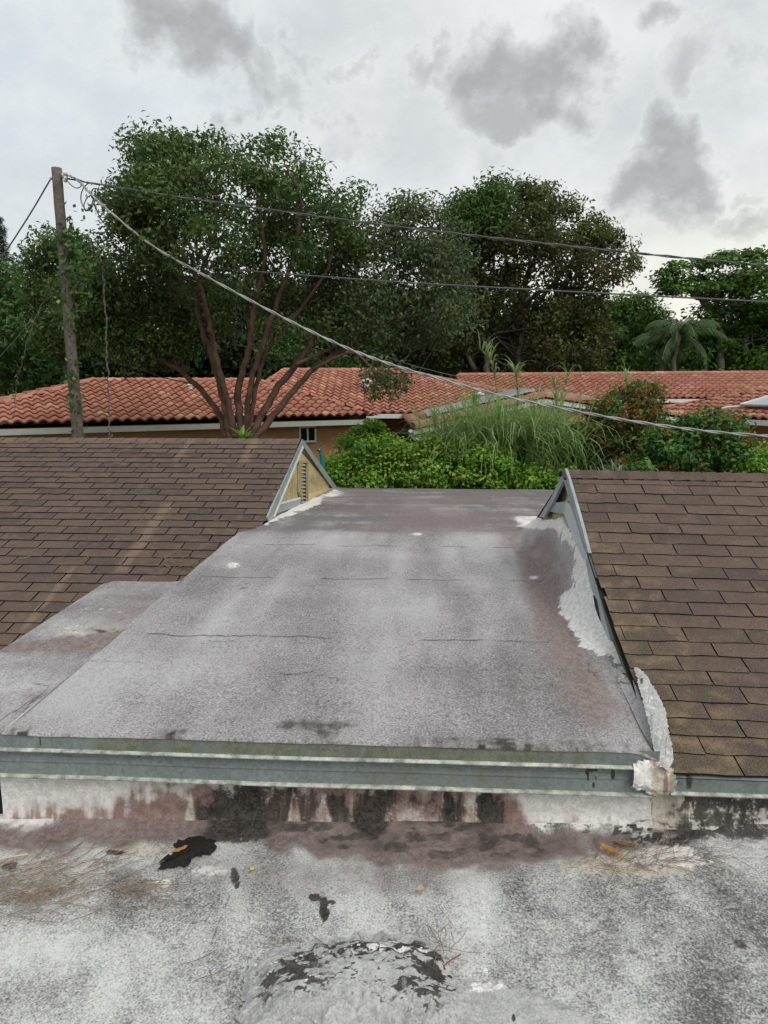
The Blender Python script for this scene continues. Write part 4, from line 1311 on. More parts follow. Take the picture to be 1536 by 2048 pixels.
# long roof on the right behind
he = root('tile_roof_house', cf(8, 29, -2.8), 'long low tile roof house behind the red-flowered shrub', 'house', 'houses with orange tile roofs')
c_l, c_r, r_l, r_r = cf(2.2, 26, 1.11), cf(15.2, 26, 1.21), cf(2.9, 29.2, 1.985), cf(15.6, 29.2, 2.083)
b_l, b_r = cf(2.2, 32.4, 1.1), cf(15.2, 32.4, 1.1)
mb = MB()
mb.add([c_l, c_r, r_r, r_l, b_r, b_l], [(0, 1, 2, 3), (1, 4, 2), (4, 5, 3, 2), (5, 0, 3), (0, 5, 4, 1)])
roofE = mb.obj('roof', M_SOFFIT, he)
put_tiles(roofE, tile_cells(c_l, c_r, r_l, r_r, .1), 300)
ridge_line(roofE, r_l, r_r)
MB().bar(cf(2.2, 25.94, 1.10), cf(15.2, 25.94, 1.10), .12, .12).obj('gutter', M_WHITE, he)
MB().plate([cf(2.5, 26.6, -2.8), cf(15, 26.6, -2.8), cf(15, 26.6, 1.1), cf(2.5, 26.6, 1.1)], FW * 5).obj('wall', M_STUCCO, he)
window(he, cf(9.2, 26.56, .52), RT, 1.8, .8, -FW, 1)

# gable-ended wing in front of it, half hidden by the tall grass
hc = root('tile_roof_house', P(1100, 900, 18) * (1, 1, 0) + (0, 0, -2.8), 'gable-ended house wing with barrel tile verge behind tall grass', 'house', 'houses with orange tile roofs')
gl, ga, gr = P(826, 856, 16.6), P(1085, 793, 18.0), P(1640, 872, 20.0)
back = (FW * .96 - RT * .02) * 6.5
mb = MB()
mb.add([gl, ga, gr, gl + back, ga + back, gr + back], [(0, 1, 4, 3), (1, 2, 5, 4)])
mb.add([p - (0, 0, .05) for p in (gl, ga, gr, gl + back, ga + back, gr + back)], [(3, 4, 1, 0), (4, 5, 2, 1)])
roofC = mb.obj('roof', M_SOFFIT, hc)


def slope_cells(a, b, back_, keep):
    """tiles on a slope whose fall runs from b down to a"""
    return [M for M in tile_cells(np.array(a) + back_, a, np.array(b) + back_, b) if keep(M)]


put_tiles(roofC, slope_cells(gl, ga, back, lambda M: True), 150)
put_tiles(roofC, [M for M in tile_cells(gr, gr + back, ga, ga + back)], 150)
ridge_line(roofC, gl, ga, .13, .42)
ridge_line(roofC, gr, ga, .13, .42)
nr = np.array((0, 0, .02))
up2 = np.array((0, 0, 0.11))
fa = MB()
off = -FW * .06
fa.bar(gl + off - (0, 0, .10), ga + off - (0, 0, .10), .05, .10).bar(ga + off - (0, 0, .10), gr + off - (0, 0, .10), .05, .10)
fa.obj('fascia', M_WHITE, hc)
MB().tube([gl + (-.05, -.1, -.06), gl + (-.05, 0, -.16), gl + (.05, .05, -.26), P(850, 878, 16.8), P(880, 886, 17.2), P(886, 905, 17.2), P(886, 1010, 17.2)], .05, 8).obj('downpipe', M_WHITE, hc)
wl_, wa_, wr_ = P(892, 848, 17.3), P(1085, 802, 18.2), P(1600, 872, 20.1)
bot = lambda p: np.array((p[0], p[1], -2.8))
MB().plate([bot(wl_), bot(wa_), bot(wr_), wr_, wa_, wl_], FW * 5).obj('wall', M_STUCCO, hc)
sdv = (ga - gl) / np.linalg.norm(ga - gl)
pn = np.array(Vector(sdv).cross(Vector(FW)).normalized())
pn = pn if pn[2] > 0 else -pn
for t0, t1 in ((.12, .46), (.48, .97)):
    q = [gl + sdv * t0 * np.linalg.norm(ga - gl), gl + sdv * t1 * np.linalg.norm(ga - gl)]
    q = [p_ + FW * .35 + pn * .16 for p_ in q]
    mb = MB().plate([q[0], q[1], q[1] + FW * 2.2, q[0] + FW * 2.2], pn * .045)
    pnl = mb.obj('solar_panel', M_PANEL, hc)
sdr = (gr - ga) / np.linalg.norm(gr - ga)
pr = np.array(Vector(FW).cross(Vector(sdr)).normalized())
pr = pr if pr[2] > 0 else -pr
q = [ga + sdr * .1 + FW * .3 + pr * .14, ga + sdr * 1.35 + FW * .3 + pr * .14]
MB().plate([q[0], q[1], q[1] + FW * 1.6, q[0] + FW * 1.6], pr * .045).obj('solar_panel', M_PANEL, hc)

# wing at the right edge
hd = root('tile_roof_house', P(1500, 850, 21) * (1, 1, 0) + (0, 0, -2.8), 'tile roof house at the right edge with flat grey solar panel', 'house', 'houses with orange tile roofs')
d0, d1 = P(1278, 824, 21.4), P(1640, 850, 16.4)
d0[2] = d1[2] = .86
ud = (d1 - d0) / np.linalg.norm(d1 - d0)
nd = np.array((-ud[1], ud[0], 0))
rd0, rd1 = d0 + ud * 2.6 + nd * 2.9 + (0, 0, .74), d1 + nd * 2.9 + (0, 0, .74)
bd0 = d0 + nd * 5.8
mb = MB()
mb.add([d0, d1, rd1, rd0, bd0], [(0, 1, 2, 3), (4, 0, 3)])
roofD = mb.obj('roof', M_SOFFIT, hd)
put_tiles(roofD, tile_cells(d0, d1, rd0, rd1) + tile_cells(bd0, d0, rd0, rd0), 300)
ridge_line(roofD, d0, rd0)
ridge_line(roofD, rd0, rd1)
MB().bar(d0 - (0, 0, .07) - nd * .05, d1 - (0, 0, .07) - nd * .05, .12, .12).obj('gutter', M_WHITE, hd)
MB().plate([bot(d0 + nd * .5 + ud * .4), bot(d1 + nd * .5), d1 + nd * .5 - (0, 0, .1), d0 + nd * .5 + ud * .4 - (0, 0, .1)], nd * 4).obj('wall', M_STUCCO, hd)
n3 = np.array(Vector(ud).cross(Vector(rd0 - d0 - ud * 2.6)).normalized())
sv = (nd * 2.9 + np.array((0, 0, .74))) / np.linalg.norm(nd * 2.9 + np.array((0, 0, .74)))
q0 = d0 + ud * 3.0 + sv * .55 + n3 * .15
mb = MB().plate([q0, q0 + ud * 5, q0 + ud * 5 + sv * 1.7, q0 + sv * 1.7 + ud * .3], n3 * .05)
pd = mb.obj('solar_panel', M_PANEL, hd)
mb = MB().bar(q0 + n3 * .055, q0 + ud * 5 + n3 * .055, .05, .03).bar(q0 + n3 * .055, q0 + sv * 1.7 + ud * .3 + n3 * .055, .05, .03)
mb.obj('frame', M_WHITE, pd)
MB().tube(spline([q0, q0 - sv * .3 - ud * .3 + (0, 0, .02), q0 - sv * .7 - ud * .5 - (0, 0, .1), q0 - sv * .8 - ud * .9 - (0, 0, .28), q0 - sv * .8 - ud * 1.9 - (0, 0, .24)], 6), .022, 6).obj('cable_conduit', M_WHITE, hd)


# ------------------------------------------------------------------ vegetation
def leaf_mesh(name, C, size, mat, tint, up=0.35, aspect=0.42, out=None, droop=0.0, fold=0.18):
    """one four-cornered leaf per point"""
    n = len(C)
    nr_ = rng.normal(size=(n, 3))
    nr_ /= np.linalg.norm(nr_, axis=1)[:, None]
    if out is not None:
        nr_ += out
    nr_[:, 2] += up * 2
    nr_ /= np.linalg.norm(nr_, axis=1)[:, None]
    a = rng.normal(size=(n, 3))
    a[:, 2] -= droop
    a -= (a * nr_).sum(1)[:, None] * nr_
    a /= np.linalg.norm(a, axis=1)[:, None] + 1e-9
    b = np.cross(nr_, a)
    L = (size * rng.uniform(.65, 1.3, n))[:, None]
    Wd = L * aspect * rng.uniform(.8, 1.2, n)[:, None]
    V = np.empty((n, 4, 3))
    V[:, 0] = C - a * L * .5
    V[:, 1] = C + b * Wd * .5 + nr_ * L * fold * .5 + a * L * .05
    V[:, 2] = C + a * L * .5 - nr_ * L * fold * .4
    V[:, 3] = C - b * Wd * .5 + nr_ * L * fold * .5 + a * L * .05
    Fc = np.arange(4 * n).reshape(n, 4)
    T = np.zeros((n, 4, 4))
    T[:, :, 0] = np.clip(tint[0], 0, 1)[:, None]
    T[:, :, 1] = np.clip(tint[1], 0, 1)[:, None]
    T[:, :, 3] = 1
    return mesh_np(name, V.reshape(-1, 3), Fc, mat, False, {'tint': T.reshape(-1, 4)})


def clumps_in(polys, n, d, thick, seed=0, minsep=0.0):
    """clump centres through a volume whose outline is the union of polygons (photo pixels) at distance d"""
    r = np.random.default_rng(seed)
    xs = np.concatenate([[p[0] for p in q] for q in polys])
    ys = np.concatenate([[p[1] for p in q] for q in polys])
    out = []
    tries = 0
    while len(out) < n and tries < n * 60:
        tries += 1
        a, b = r.uniform(xs.min(), xs.max()), r.uniform(ys.min(), ys.max())
        s = max(poly_sd(np.array([a]), np.array([b]), q)[0] for q in polys)
        if s < 0:
            continue
        half = thick * math.sqrt(min(1.0, s / (F * thick / d * .8) + .03))
        dd = d + r.uniform(-1, 1) * half
        p = P(a, b, dd)
        if minsep and any(np.linalg.norm(p - q) < minsep for q in out[-200:]):
            continue
        out.append(p)
    return np.array(out)


def crown_points(cl, per, rad, flat=0.75, shell=0.55, seed=0):
    """leaf positions round each clump centre, more of them near its skin; also the outward direction"""
    r = np.random.default_rng(seed)
    n = len(cl) * per
    dirs = r.normal(size=(n, 3))
    dirs /= np.linalg.norm(dirs, axis=1)[:, None]
    rr = np.clip(r.normal(1 - (1 - shell) * .5, (1 - shell) * .55, n), 0, 1.08)
    rc = np.repeat(rad * r.uniform(.6, 1.3, len(cl)), per)
    off = dirs * (rr * rc)[:, None]
    off[:, 2] *= flat
    return np.repeat(cl, per, 0) + off, dirs, off / rc[:, None], np.repeat(r.uniform(0, 1, len(cl)), per)


def crown(name, parent, cl, per, rad, size, mat, seed, flat=.75, up=.35, other=.12, aspect=.42, droop=.3, lift=.25, shell=.55):
    C, dirs, rel, cr = crown_points(cl, per, rad, flat, shell, seed)
    n = len(C)
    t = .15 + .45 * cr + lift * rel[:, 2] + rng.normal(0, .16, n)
    o = np.where(rng.uniform(0, 1, n) < other * (0.4 + 1.2 * (np.repeat(rng.uniform(0, 1, len(cl)), per) > .5)), rng.uniform(.3, 1, n), 0)
    me = leaf_mesh(name, C, size, mat, (t, o), up, aspect, dirs * .6, droop)
    o_ = link(name, me, parent)
    if name == 'flowers':
        o_['kind'] = 'stuff'
    return o_


def limb(mb, pts, r0, r1, n=7, seg_=8, jit=.16):
    sp = spline(pts, seg_)
    k = len(sp)
    sp = [p_ + (rng.normal(size=3) * r0 * jit if 0 < i < k - 1 else 0) for i, p_ in enumerate(sp)]
    mb.tube(sp, [r0 + (r1 - r0) * (i / (k - 1)) ** .8 for i in range(k)], n)
    return sp


def twigs(mb, spines, cl, r=.02, seed=0, every=1):
    """curved branches from the nearest lower point on the limbs to the clump centres"""
    pts = np.array([p_ for s_ in spines for p_ in s_[len(s_) // 3:]])
    rr = np.random.default_rng(seed)
    for c in cl[::every]:
        q = pts.copy()
        dd = np.linalg.norm(q - c, axis=1) + np.maximum(q[:, 2] - c[2] + .3, 0) * 2
        j = pts[rr.choice(np.argsort(dd)[:9])]
        mid = (j + c) / 2 + rr.normal(size=3) * .12 * np.linalg.norm(c - j) + (0, 0, -.08 * np.linalg.norm(c - j))
        mb.tube([j, mid, c], [r * (.8 + .35 * np.linalg.norm(c - j)), r * .7, r * .3], 4)


def tree(name, base, label, group=None):
    return root(name, (base[0], base[1], -2.8), label, 'tree', group)


# the big branching tree
DT = 13.6
o1 = [(205, 470), (215, 425), (200, 390), (235, 350), (268, 335), (275, 292), (312, 266), (352, 278), (400, 288), (430, 280), (480, 278), (520, 288), (560, 266), (600, 282), (620, 312), (655, 350), (690, 342), (722, 380),
      (718, 420), (705, 470), (690, 540), (640, 590), (560, 620), (460, 600), (380, 610), (300, 600), (235, 570)]
o2 = [(120, 560), (215, 545), (330, 590), (430, 600), (440, 660), (400, 715), (330, 730), (270, 715), (225, 690), (150, 690), (140, 620)]
o3 = [(690, 440), (745, 412), (790, 420), (822, 402), (870, 430), (905, 470), (900, 560), (860, 640), (790, 690), (720, 690), (640, 640), (640, 560)]
o4 = [(715, 720), (760, 730), (800, 750), (800, 785), (765, 800), (735, 775)]
t1 = tree('big_tree', P(480, 880, DT), 'large spreading tree with many reddish trunks in front of the left tile roof')
mb = MB()
bs = P(478, 885, DT)
bz = np.array((bs[0], bs[1], -2.8))
limb(mb, [bz, bz * .5 + bs * .5, bs + (0, 0, -.1)], .27, .20, 10)
L1 = [[(462, 880), (448, 800), (420, 700), (395, 620), (405, 540), (430, 470), (430, 380)],
      [(470, 880), (452, 790), (430, 700), (418, 640), (395, 560), (340, 470), (310, 380)],
      [(455, 880), (430, 815), (365, 745), (290, 700), (230, 640), (190, 590)],
      [(485, 878), (478, 780), (500, 690), (510, 600), (530, 520), (520, 420), (510, 340)],
      [(490, 880), (500, 780), (525, 690), (560, 590), (590, 500), (600, 400), (570, 330)],
      [(500, 880), (540, 800), (590, 730), (640, 660), (690, 590), (720, 520), (700, 420)],
      [(505, 882), (565, 810), (625, 740), (700, 690), (770, 650), (840, 590), (870, 500)],
      [(475, 878), (440, 740), (405, 660), (360, 610), (300, 560), (260, 480)],
      [(495, 880), (515, 760), (545, 680), (600, 620), (660, 520), (650, 420)],
      [(625, 740), (700, 705), (745, 740), (765, 770)], [(590, 730), (680, 690), (780, 660), (830, 640)]]
dz = [-.5, -.9, .4, -.7, -1.0, .3, .5, .9, -.4, -.3, .8]
R0 = [.085, .07, .072, .08, .065, .082, .075, .048, .05, .03, .04]
sp1 = []
for pl_, dd, r0 in zip(L1, dz, R0):
    k = len(pl_)
    sp1.append(limb(mb, [P(a, b, DT + dd * (i / (k - 1)) * 1.6) for i, (a, b) in enumerate(pl_)], r0, .018))
cl1 = clumps_in([o1], 390, DT, 2.3, 1)
cl1 = cl1[(fbm(cl1[:, 0] * 1.3 + cl1[:, 1], cl1[:, 2] * 1.3, 3, 4) > .45) | (rng.uniform(0, 1, len(cl1)) < .12)]
cl5 = clumps_in([[(240, 590), (640, 590), (620, 660), (560, 700), (400, 690), (300, 700)], [(180, 600), (300, 620), (330, 700), (230, 735)], [(620, 600), (720, 640), (760, 690), (640, 680)]], 85, DT + .3, 1.8, 44)
cl2 = clumps_in([o2], 85, DT + .8, 1.2, 2)
cl3 = clumps_in([o3, [(690, 430), (750, 405), (770, 520), (700, 600), (620, 640), (640, 540)], [(860, 470), (940, 520), (940, 640), (880, 690), (820, 660)]], 150, DT + .8, 1.6, 3)
cl4 = clumps_in([o4], 15, DT - .9, .4, 4)
twigs(mb, sp1, np.concatenate([cl1, cl2, cl3, cl4, cl5]), .011, 1, 2)
mb.obj('trunk', M_BARK, t1, True)
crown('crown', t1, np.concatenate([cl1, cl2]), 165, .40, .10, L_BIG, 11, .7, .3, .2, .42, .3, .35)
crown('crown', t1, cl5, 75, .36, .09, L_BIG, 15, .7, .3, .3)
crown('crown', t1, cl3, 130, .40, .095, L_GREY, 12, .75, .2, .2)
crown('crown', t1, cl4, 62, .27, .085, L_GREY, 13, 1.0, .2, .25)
# the olive-brown dome behind the houses
D2 = 33.0
t2 = tree('domed_tree', P(1000, 740, D2), 'tall round-headed olive brown tree behind the middle and long tile roofs')
o5 = [(885, 480), (912, 452), (918, 402), (960, 382), (1000, 366), (1050, 376), (1100, 380), (1132, 402), (1180, 432), (1230, 468), (1268, 512), (1272, 545), (1240, 570), (1190, 590), (1100, 560), (1000, 560), (930, 590), (880, 560)]
o6 = [(860, 560), (930, 590), (960, 640), (920, 720), (830, 700), (800, 620)]
o6b = [(1040, 610), (1190, 590), (1230, 640), (1190, 740), (1080, 745), (1040, 680)]
o7 = [(905, 470), (920, 405), (965, 385), (1010, 368), (1010, 420), (960, 470), (930, 510)]
mb = MB()
L2 = [[(955, 760), (935, 710), (920, 670), (935, 600), (950, 520), (960, 450)], [(975, 760), (972, 700), (990, 620), (1010, 540), (1020, 440)], [(985, 760), (1000, 690), (1030, 620), (1060, 540), (1080, 450)],
      [(1040, 760), (1040, 690), (1075, 610), (1130, 540), (1170, 490)], [(1000, 690), (1060, 600), (1140, 560), (1220, 530)], [(972, 700), (960, 640), (985, 560), (985, 480)], [(1050, 740), (1090, 650), (1120, 600), (1180, 560), (1230, 520)],
      [(950, 740), (900, 640), (900, 560), (905, 480)], [(1040, 690), (1050, 560), (1100, 470)]]
sp2 = [limb(mb, [P(a, b, D2 + (i * .5 - 1) * (1 if j % 2 else -1)) for i, (a, b) in enumerate(q)], .17 if j < 4 else .11, .04, 6) for j, q in enumerate(L2)]
for q in L2[:4]:
    b_ = P(q[0][0], q[0][1], D2)
    limb(mb, [np.array((b_[0], b_[1], -2.8)), b_], .2, .17, 6, 2)
cl = np.concatenate([clumps_in([o5], 190, D2, 4.5, 5), clumps_in([o6], 60, D2 - .5, 2, 6), clumps_in([o6b], 62, D2 - .5, 2, 7), clumps_in([[(900, 560), (1180, 570), (1150, 640), (1040, 620), (940, 640)]], 22, D2 - 1, 3, 77)])
twigs(mb, sp2, cl, .035, 2)
mb.obj('trunk', simple('dark_bark', (0.085, 0.068, 0.055), .95, 0, .4, 5, .8), t2, True)
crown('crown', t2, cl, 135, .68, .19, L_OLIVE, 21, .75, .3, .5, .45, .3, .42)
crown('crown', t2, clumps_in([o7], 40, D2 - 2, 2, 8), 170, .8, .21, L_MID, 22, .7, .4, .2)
# sea-almond like tree at the right edge
D3 = 34.0
t3 = tree('layered_tree', P(1440, 740, D3), 'leafy tree with flat layered branches at the right edge above the palm')
o8 = [(1290, 575), (1325, 565), (1340, 530), (1390, 522), (1440, 506), (1490, 496), (1560, 498), (1620, 520), (1620, 640), (1540, 650), (1480, 610), (1420, 600), (1360, 590)]
o9 = [(1380, 600), (1620, 600), (1620, 680), (1500, 690), (1400, 650)]
mb = MB()
sp3 = [limb(mb, [P(a, b, D3) for a, b in q], .2, .05, 6) for q in ([(1440, 760), (1440, 640), (1420, 560)], [(1500, 760), (1490, 640), (1510, 520)], [(1440, 640), (1380, 580), (1310, 572)], [(1560, 760), (1540, 640), (1580, 530)])]
for a in (1440, 1500, 1560):
    b_ = P(a, 755, D3)
    limb(mb, [np.array((b_[0], b_[1], -2.8)), b_], .25, .2, 6, 2)
cl = np.concatenate([clumps_in([o8], 90, D3, 2.5, 9), clumps_in([o9], 28, D3, 2, 10)])
twigs(mb, sp3, cl, .03, 3)
mb.obj('trunk', M_BARKG, t3, True)
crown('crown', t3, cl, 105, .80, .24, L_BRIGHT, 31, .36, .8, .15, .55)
# trees at the left
t4 = tree('bushy_tree', P(120, 700, 21), 'bushy dark green tree behind the utility pole')
o10 = [(50, 490), (88, 468), (120, 475), (150, 482), (188, 492), (202, 530), (230, 600), (200, 700), (110, 720), (60, 640), (62, 560)]
mb = MB()
sp = [limb(mb, [P(a, b, 21) for a, b in q], .16, .04, 6) for q in ([(140, 760), (135, 640), (110, 520)], [(140, 720), (170, 620), (180, 520)])]
b_ = P(140, 758, 21)
limb(mb, [np.array((b_[0], b_[1], -2.8)), b_], .2, .16, 6, 2)
cl = clumps_in([o10], 100, 21, 1.8, 13)
twigs(mb, sp, cl, .02, 4)
mb.obj('trunk', M_BARK, t4, True)
crown('crown', t4, cl, 160, .55, .15, L_BIG, 41)
t5 = tree('dark_tree', P(20, 700, 25), 'dense dark green tree at the left edge behind the tile roof')
o11 = [(-160, 520), (0, 545), (40, 530), (85, 555), (110, 600), (120, 690), (90, 770), (-160, 790)]
mb = MB()
b_ = P(-30, 640, 25.5)
sp = [limb(mb, [np.array((b_[0], b_[1], -2.8)), P(-30, 740, 25.5), b_], .3, .08, 6)]
cl = clumps_in([o11], 110, 25, 2.2, 14)
twigs(mb, sp, cl, .03, 5)
mb.obj('trunk', M_BARK, t5, True)
crown('crown', t5, cl, 150, .75, .2, L_MID, 51, .7, .3, .1, .42, .3, .2)
# conifer tip at the left edge
t6 = tree('pine_tree', P(0, 560, 38), 'feathery pine tree top at the far left edge')
mb = MB()
b_ = P(-12, 430, 38)
limb(mb, [np.array((b_[0], b_[1], -2.8)), P(-12, 640, 38), b_], .3, .04, 6)
cl = []
for k in range(26):
    y = 440 + k * 6.5
    for sgn in (-1, 1):
        ex = (12 + k * 1.4) * random.uniform(.7, 1.1)
        a_, e_ = P(-12, y + 8, 38), P(-12 + sgn * ex, y - 2, 38 + random.uniform(-.8, .8))
        mb.tube([a_, e_], [.04, .015], 4)
        cl += [a_ * (1 - t) + e_ * t for t in (.45, .7, .85, 1)]
mb.obj('trunk', M_BARK, t6, True)
crown('crown', t6, np.array(cl), 45, .22, .2, L_DARK, 61, .6, .1, .1, .12)
# round light green tree between the dome and the palm
t7 = tree('light_green_tree', P(1265, 740, 37), 'light green bushy tree between the domed tree and the palm')
o12 = [(1200, 640), (1225, 600), (1262, 585), (1300, 600), (1322, 630), (1330, 700), (1300, 750), (1200, 750)]
cl = clumps_in([o12], 90, 37, 1.8, 15)
mb = MB()
b_ = P(1265, 640, 37)
sp = [limb(mb, [np.array((b_[0], b_[1], -2.8)), P(1265, 740, 37), b_], .2, .05, 6)]
twigs(mb, sp, cl, .03, 6)
mb.obj('trunk', M_BARKG, t7, True)
crown('crown', t7, cl, 150, .75, .24, L_BRIGHT, 71, .7, .4, .2, .42, .3, .35)


# far wood behind all the roofs, one mass
def mass(name, polys, n, d, thick, per, rad, size, mat, seed, kind='stuff', **kw):
    o = crown(name, None, clumps_in(polys, n, d, thick, seed), per, rad, size, mat, seed, **kw)
    if kind:
        o['kind'] = kind
    return o


mass('woods', [[(-200, 640), (60, 640), (200, 600), (330, 560), (600, 565), (720, 590), (900, 590), (1210, 600), (1230, 680), (1250, 800), (-200, 830)]], 620, 41, 4.0, 110, 1.3, .42, L_DARK, 81, other=.1)
mass('woods', [[(520, 640), (700, 640), (900, 660), (900, 760), (520, 760)]], 60, 34, 1.5, 120, .7, .26, L_BIG, 82)
mass('undergrowth', [[(1180, 700), (1230, 660), (1300, 690), (1400, 660), (1480, 640), (1640, 630), (1640, 790), (1180, 790)]], 170, 35.5, 2.2, 130, .8, .26, L_BRIGHT, 83, lift=.4)
# a dark earth bank under that wood closes it off below the eye line
mb = MB()
mb.add([cf(-60, 46, -2.9), cf(60, 46, -2.9), cf(70, 54, 5.2), cf(-70, 54, 5.2), cf(80, 70, 5.6), cf(-80, 70, 5.6), cf(80, 90, -2.9), cf(-80, 90, -2.9)], [(0, 1, 2, 3), (3, 2, 4, 5), (5, 4, 6, 7)])
tag(mb.obj('hill', simple('wooded_bank', (0.02, 0.03, 0.014), 1.0, 0, .5, .8)), kind='structure')


def palm(base, top, n, fl, label, seed):
    r = random.Random(seed)
    t = tree('palm_tree', base, label, 'palms behind the long tile roof')
    mb = MB()
    b0 = np.array((base[0], base[1], -2.8))
    limb(mb, [b0, base, top], .13, .09, 8, 5)
    mb.obj('trunk', M_BARKG, t, True)
    Vs, T, rc = [], [], MB()
    for i in range(n):
        az_ = 2 * math.pi * i / n + r.uniform(-.2, .2)
        e0_ = r.uniform(-.35, 1.35)
        dirv = np.array((math.cos(az_), math.sin(az_), 0))
        L = fl * r.uniform(.7, 1.15)
        cvr = r.uniform(1.3, 2.5)
        pts_ = []
        for k in range(9):
            s_ = k / 8
            ang = e0_ - cvr * s_ ** 1.3
            pts_.append((np.array(pts_[-1]) if pts_ else np.array(top, float)) + (dirv * math.cos(ang) + np.array((0, 0, math.sin(ang)))) * (L / 8 if pts_ else 0))
        rc.tube(pts_, [.025 - .002 * k for k in range(9)], 4)
        side = np.cross(dirv, (0, 0, 1))
        sp = spline(pts_, 5)
        for k, p_ in enumerate(sp[3:]):
            s_ = k / len(sp)
            ll = L * .30 * math.sin(math.pi * min(.12 + s_ * .88, 1)) ** .6
            tg = np.array(sp[min(k + 4, len(sp) - 1)]) - p_
            tg = tg / (np.linalg.norm(tg) + 1e-6)
            for sg in (-1, 1):
                dv = side * sg * .75 + tg * .55 + np.array((0, 0, -.5 - r.uniform(0, .4)))
                dv /= np.linalg.norm(dv)
                w = tg * .016
                Vs.append((p_ - w, p_ + w, p_ + dv * ll * .6 + w * .9, p_ + dv * ll))
                T.append((.3 + .4 * r.random() + .25 * (e0_ > .6), 0 if r.random() > .1 else .7))
    rc.obj('frond_stalk', M_BARKG, t)
    n_ = len(Vs)
    tc = np.zeros((n_, 4, 4))
    tc[:, :, :2] = np.array(T)[:, None, :]
    link('crown', mesh_np('crown', np.array(Vs).reshape(-1, 3), np.arange(4 * n_).reshape(n_, 4), L_PALM, False, {'tint': tc.reshape(-1, 4)}), t)


palm(P(1347, 745, 31.5), P(1358, 672, 31.5), 24, 1.75, 'palm with the thicker leaning trunk behind the long tile roof', 1)
palm(P(1322, 750, 32.5), P(1332, 688, 32.5), 18, 1.5, 'palm with the thin pale trunk left of the thicker one', 2)

# hedge just past the far edge of the flat roof
hp = [(560, 1010), (560, 950), (640, 925), (680, 905), (720, 898), (800, 892), (870, 886), (930, 898), (1000, 915), (1060, 930), (1115, 938), (1150, 960), (1150, 1010)]
cl = clumps_in([hp], 270, 14.2, 1.0, 91)
cl = cl + np.stack([0 * cl[:, 0], 0 * cl[:, 0], .34 * (fbm(cl[:, 0] * 1.6, cl[:, 1] * 1.6, 3, 191) - .5)], 1)
o = crown('hedge', None, cl, 185, .27, .078, L_HEDGE, 91, .8, .5, .22, .62, .1, .5)
tag(o, 'bright green leafy hedge along the far edge of the flat roof', 'hedge')
cl = clumps_in([[(660, 925), (676, 890), (710, 862), (742, 845), (790, 868), (800, 900), (790, 930)]], 60, 16.0, .6, 92)
sh = root('shrub', (*P(735, 900, 16)[:2], -2.8), 'rounded light green shrub in front of the middle house wall', 'shrub')
mb = MB()
b_ = P(735, 920, 16)
sp = [limb(mb, [np.array((b_[0], b_[1], -2.8)), b_, P(738, 870, 16)], .05, .02, 5)]
twigs(mb, sp, cl, .01, 7)
mb.obj('stem', M_BARK, sh)
crown('foliage', sh, cl, 150, .22, .08, L_HEDGE, 92, .8, .5, .06, .55, .1, .3)
# firebush with orange-red flowers
fb = root('flowering_shrub', (*P(1260, 880, 15)[:2], -2.8), 'tall shrub covered in orange-red flowers beside the tall grass', 'shrub')
f1 = [(1180, 830), (1190, 795), (1215, 775), (1262, 762), (1308, 776), (1330, 815), (1342, 860), (1330, 905), (1200, 910), (1170, 870)]
cl = clumps_in([f1], 90, 15, .8, 93)
mb = MB()
b_ = P(1260, 920, 15)
sp = [limb(mb, [np.array((b_[0], b_[1], -2.8)), b_, P(a, 790, 15)], .05, .015, 5) for a in (1215, 1262, 1305)]
twigs(mb, sp, cl, .01, 8)
mb.obj('stem', M_BARK, fb)
crown('foliage', fb, cl, 120, .26, .10, L_SHRUB, 93, .85, .3, .6, .4, .5, .3)
crown('flowers', fb, cl[rng.permutation(len(cl))[:46]] + rng.normal(0, .12, (46, 3)) - FW * .25, 24, .10, .045, L_FLOWER, 94, .8, .3, .2, .5)
fs = root('flowering_shrub', (*P(1400, 900, 13.6)[:2], -2.8), 'broad low dark green shrub with scattered orange flowers behind the right roof ridge', 'shrub')
f2 = [(1200, 1010), (1240, 925), (1290, 890), (1340, 850), (1400, 835), (1470, 842), (1500, 870), (1500, 905), (1480, 960), (1480, 1010)]
cl = clumps_in([f2], 130, 13.6, .9, 95)
mb = MB()
b_ = P(1380, 960, 13.8)
sp = [limb(mb, [np.array((b_[0], b_[1], -2.8)), b_, P(a, 880, 13.7)], .05, .015, 5) for a in (1290, 1370, 1450)]
twigs(mb, sp, cl, .01, 9)
mb.obj('stem', M_BARK, fs)
crown('foliage', fs, cl, 115, .27, .115, L_SHRUB, 95, .85, .45, .12, .45, .4, .3)
crown('flowers', fs, cl[rng.permutation(len(cl))[:30]] + (0, 0, .16) - FW * .22, 22, .09, .042, L_FLOWER, 96, .8, .3, .2, .5)
cl = clumps_in([[(1470, 1000), (1480, 930), (1510, 905), (1600, 890), (1640, 1000)]], 50, 13, .7, 97)
tag(crown('hedge', None, cl, 150, .24, .07, L_HEDGE, 97, .8, .5, .25, .6, .1, .35), 'pale green bush at the right edge behind the shingle ridge', 'hedge')
cl = clumps_in([[(1080, 960), (1090, 880), (1140, 855), (1200, 870), (1230, 930), (1230, 1000), (1080, 1000)]], 60, 15.2, .7, 98)
tag(crown('undergrowth', None, cl, 140, .25, .09, L_MID, 98, .8, .4, .15, .5, .3, .35), kind='stuff')


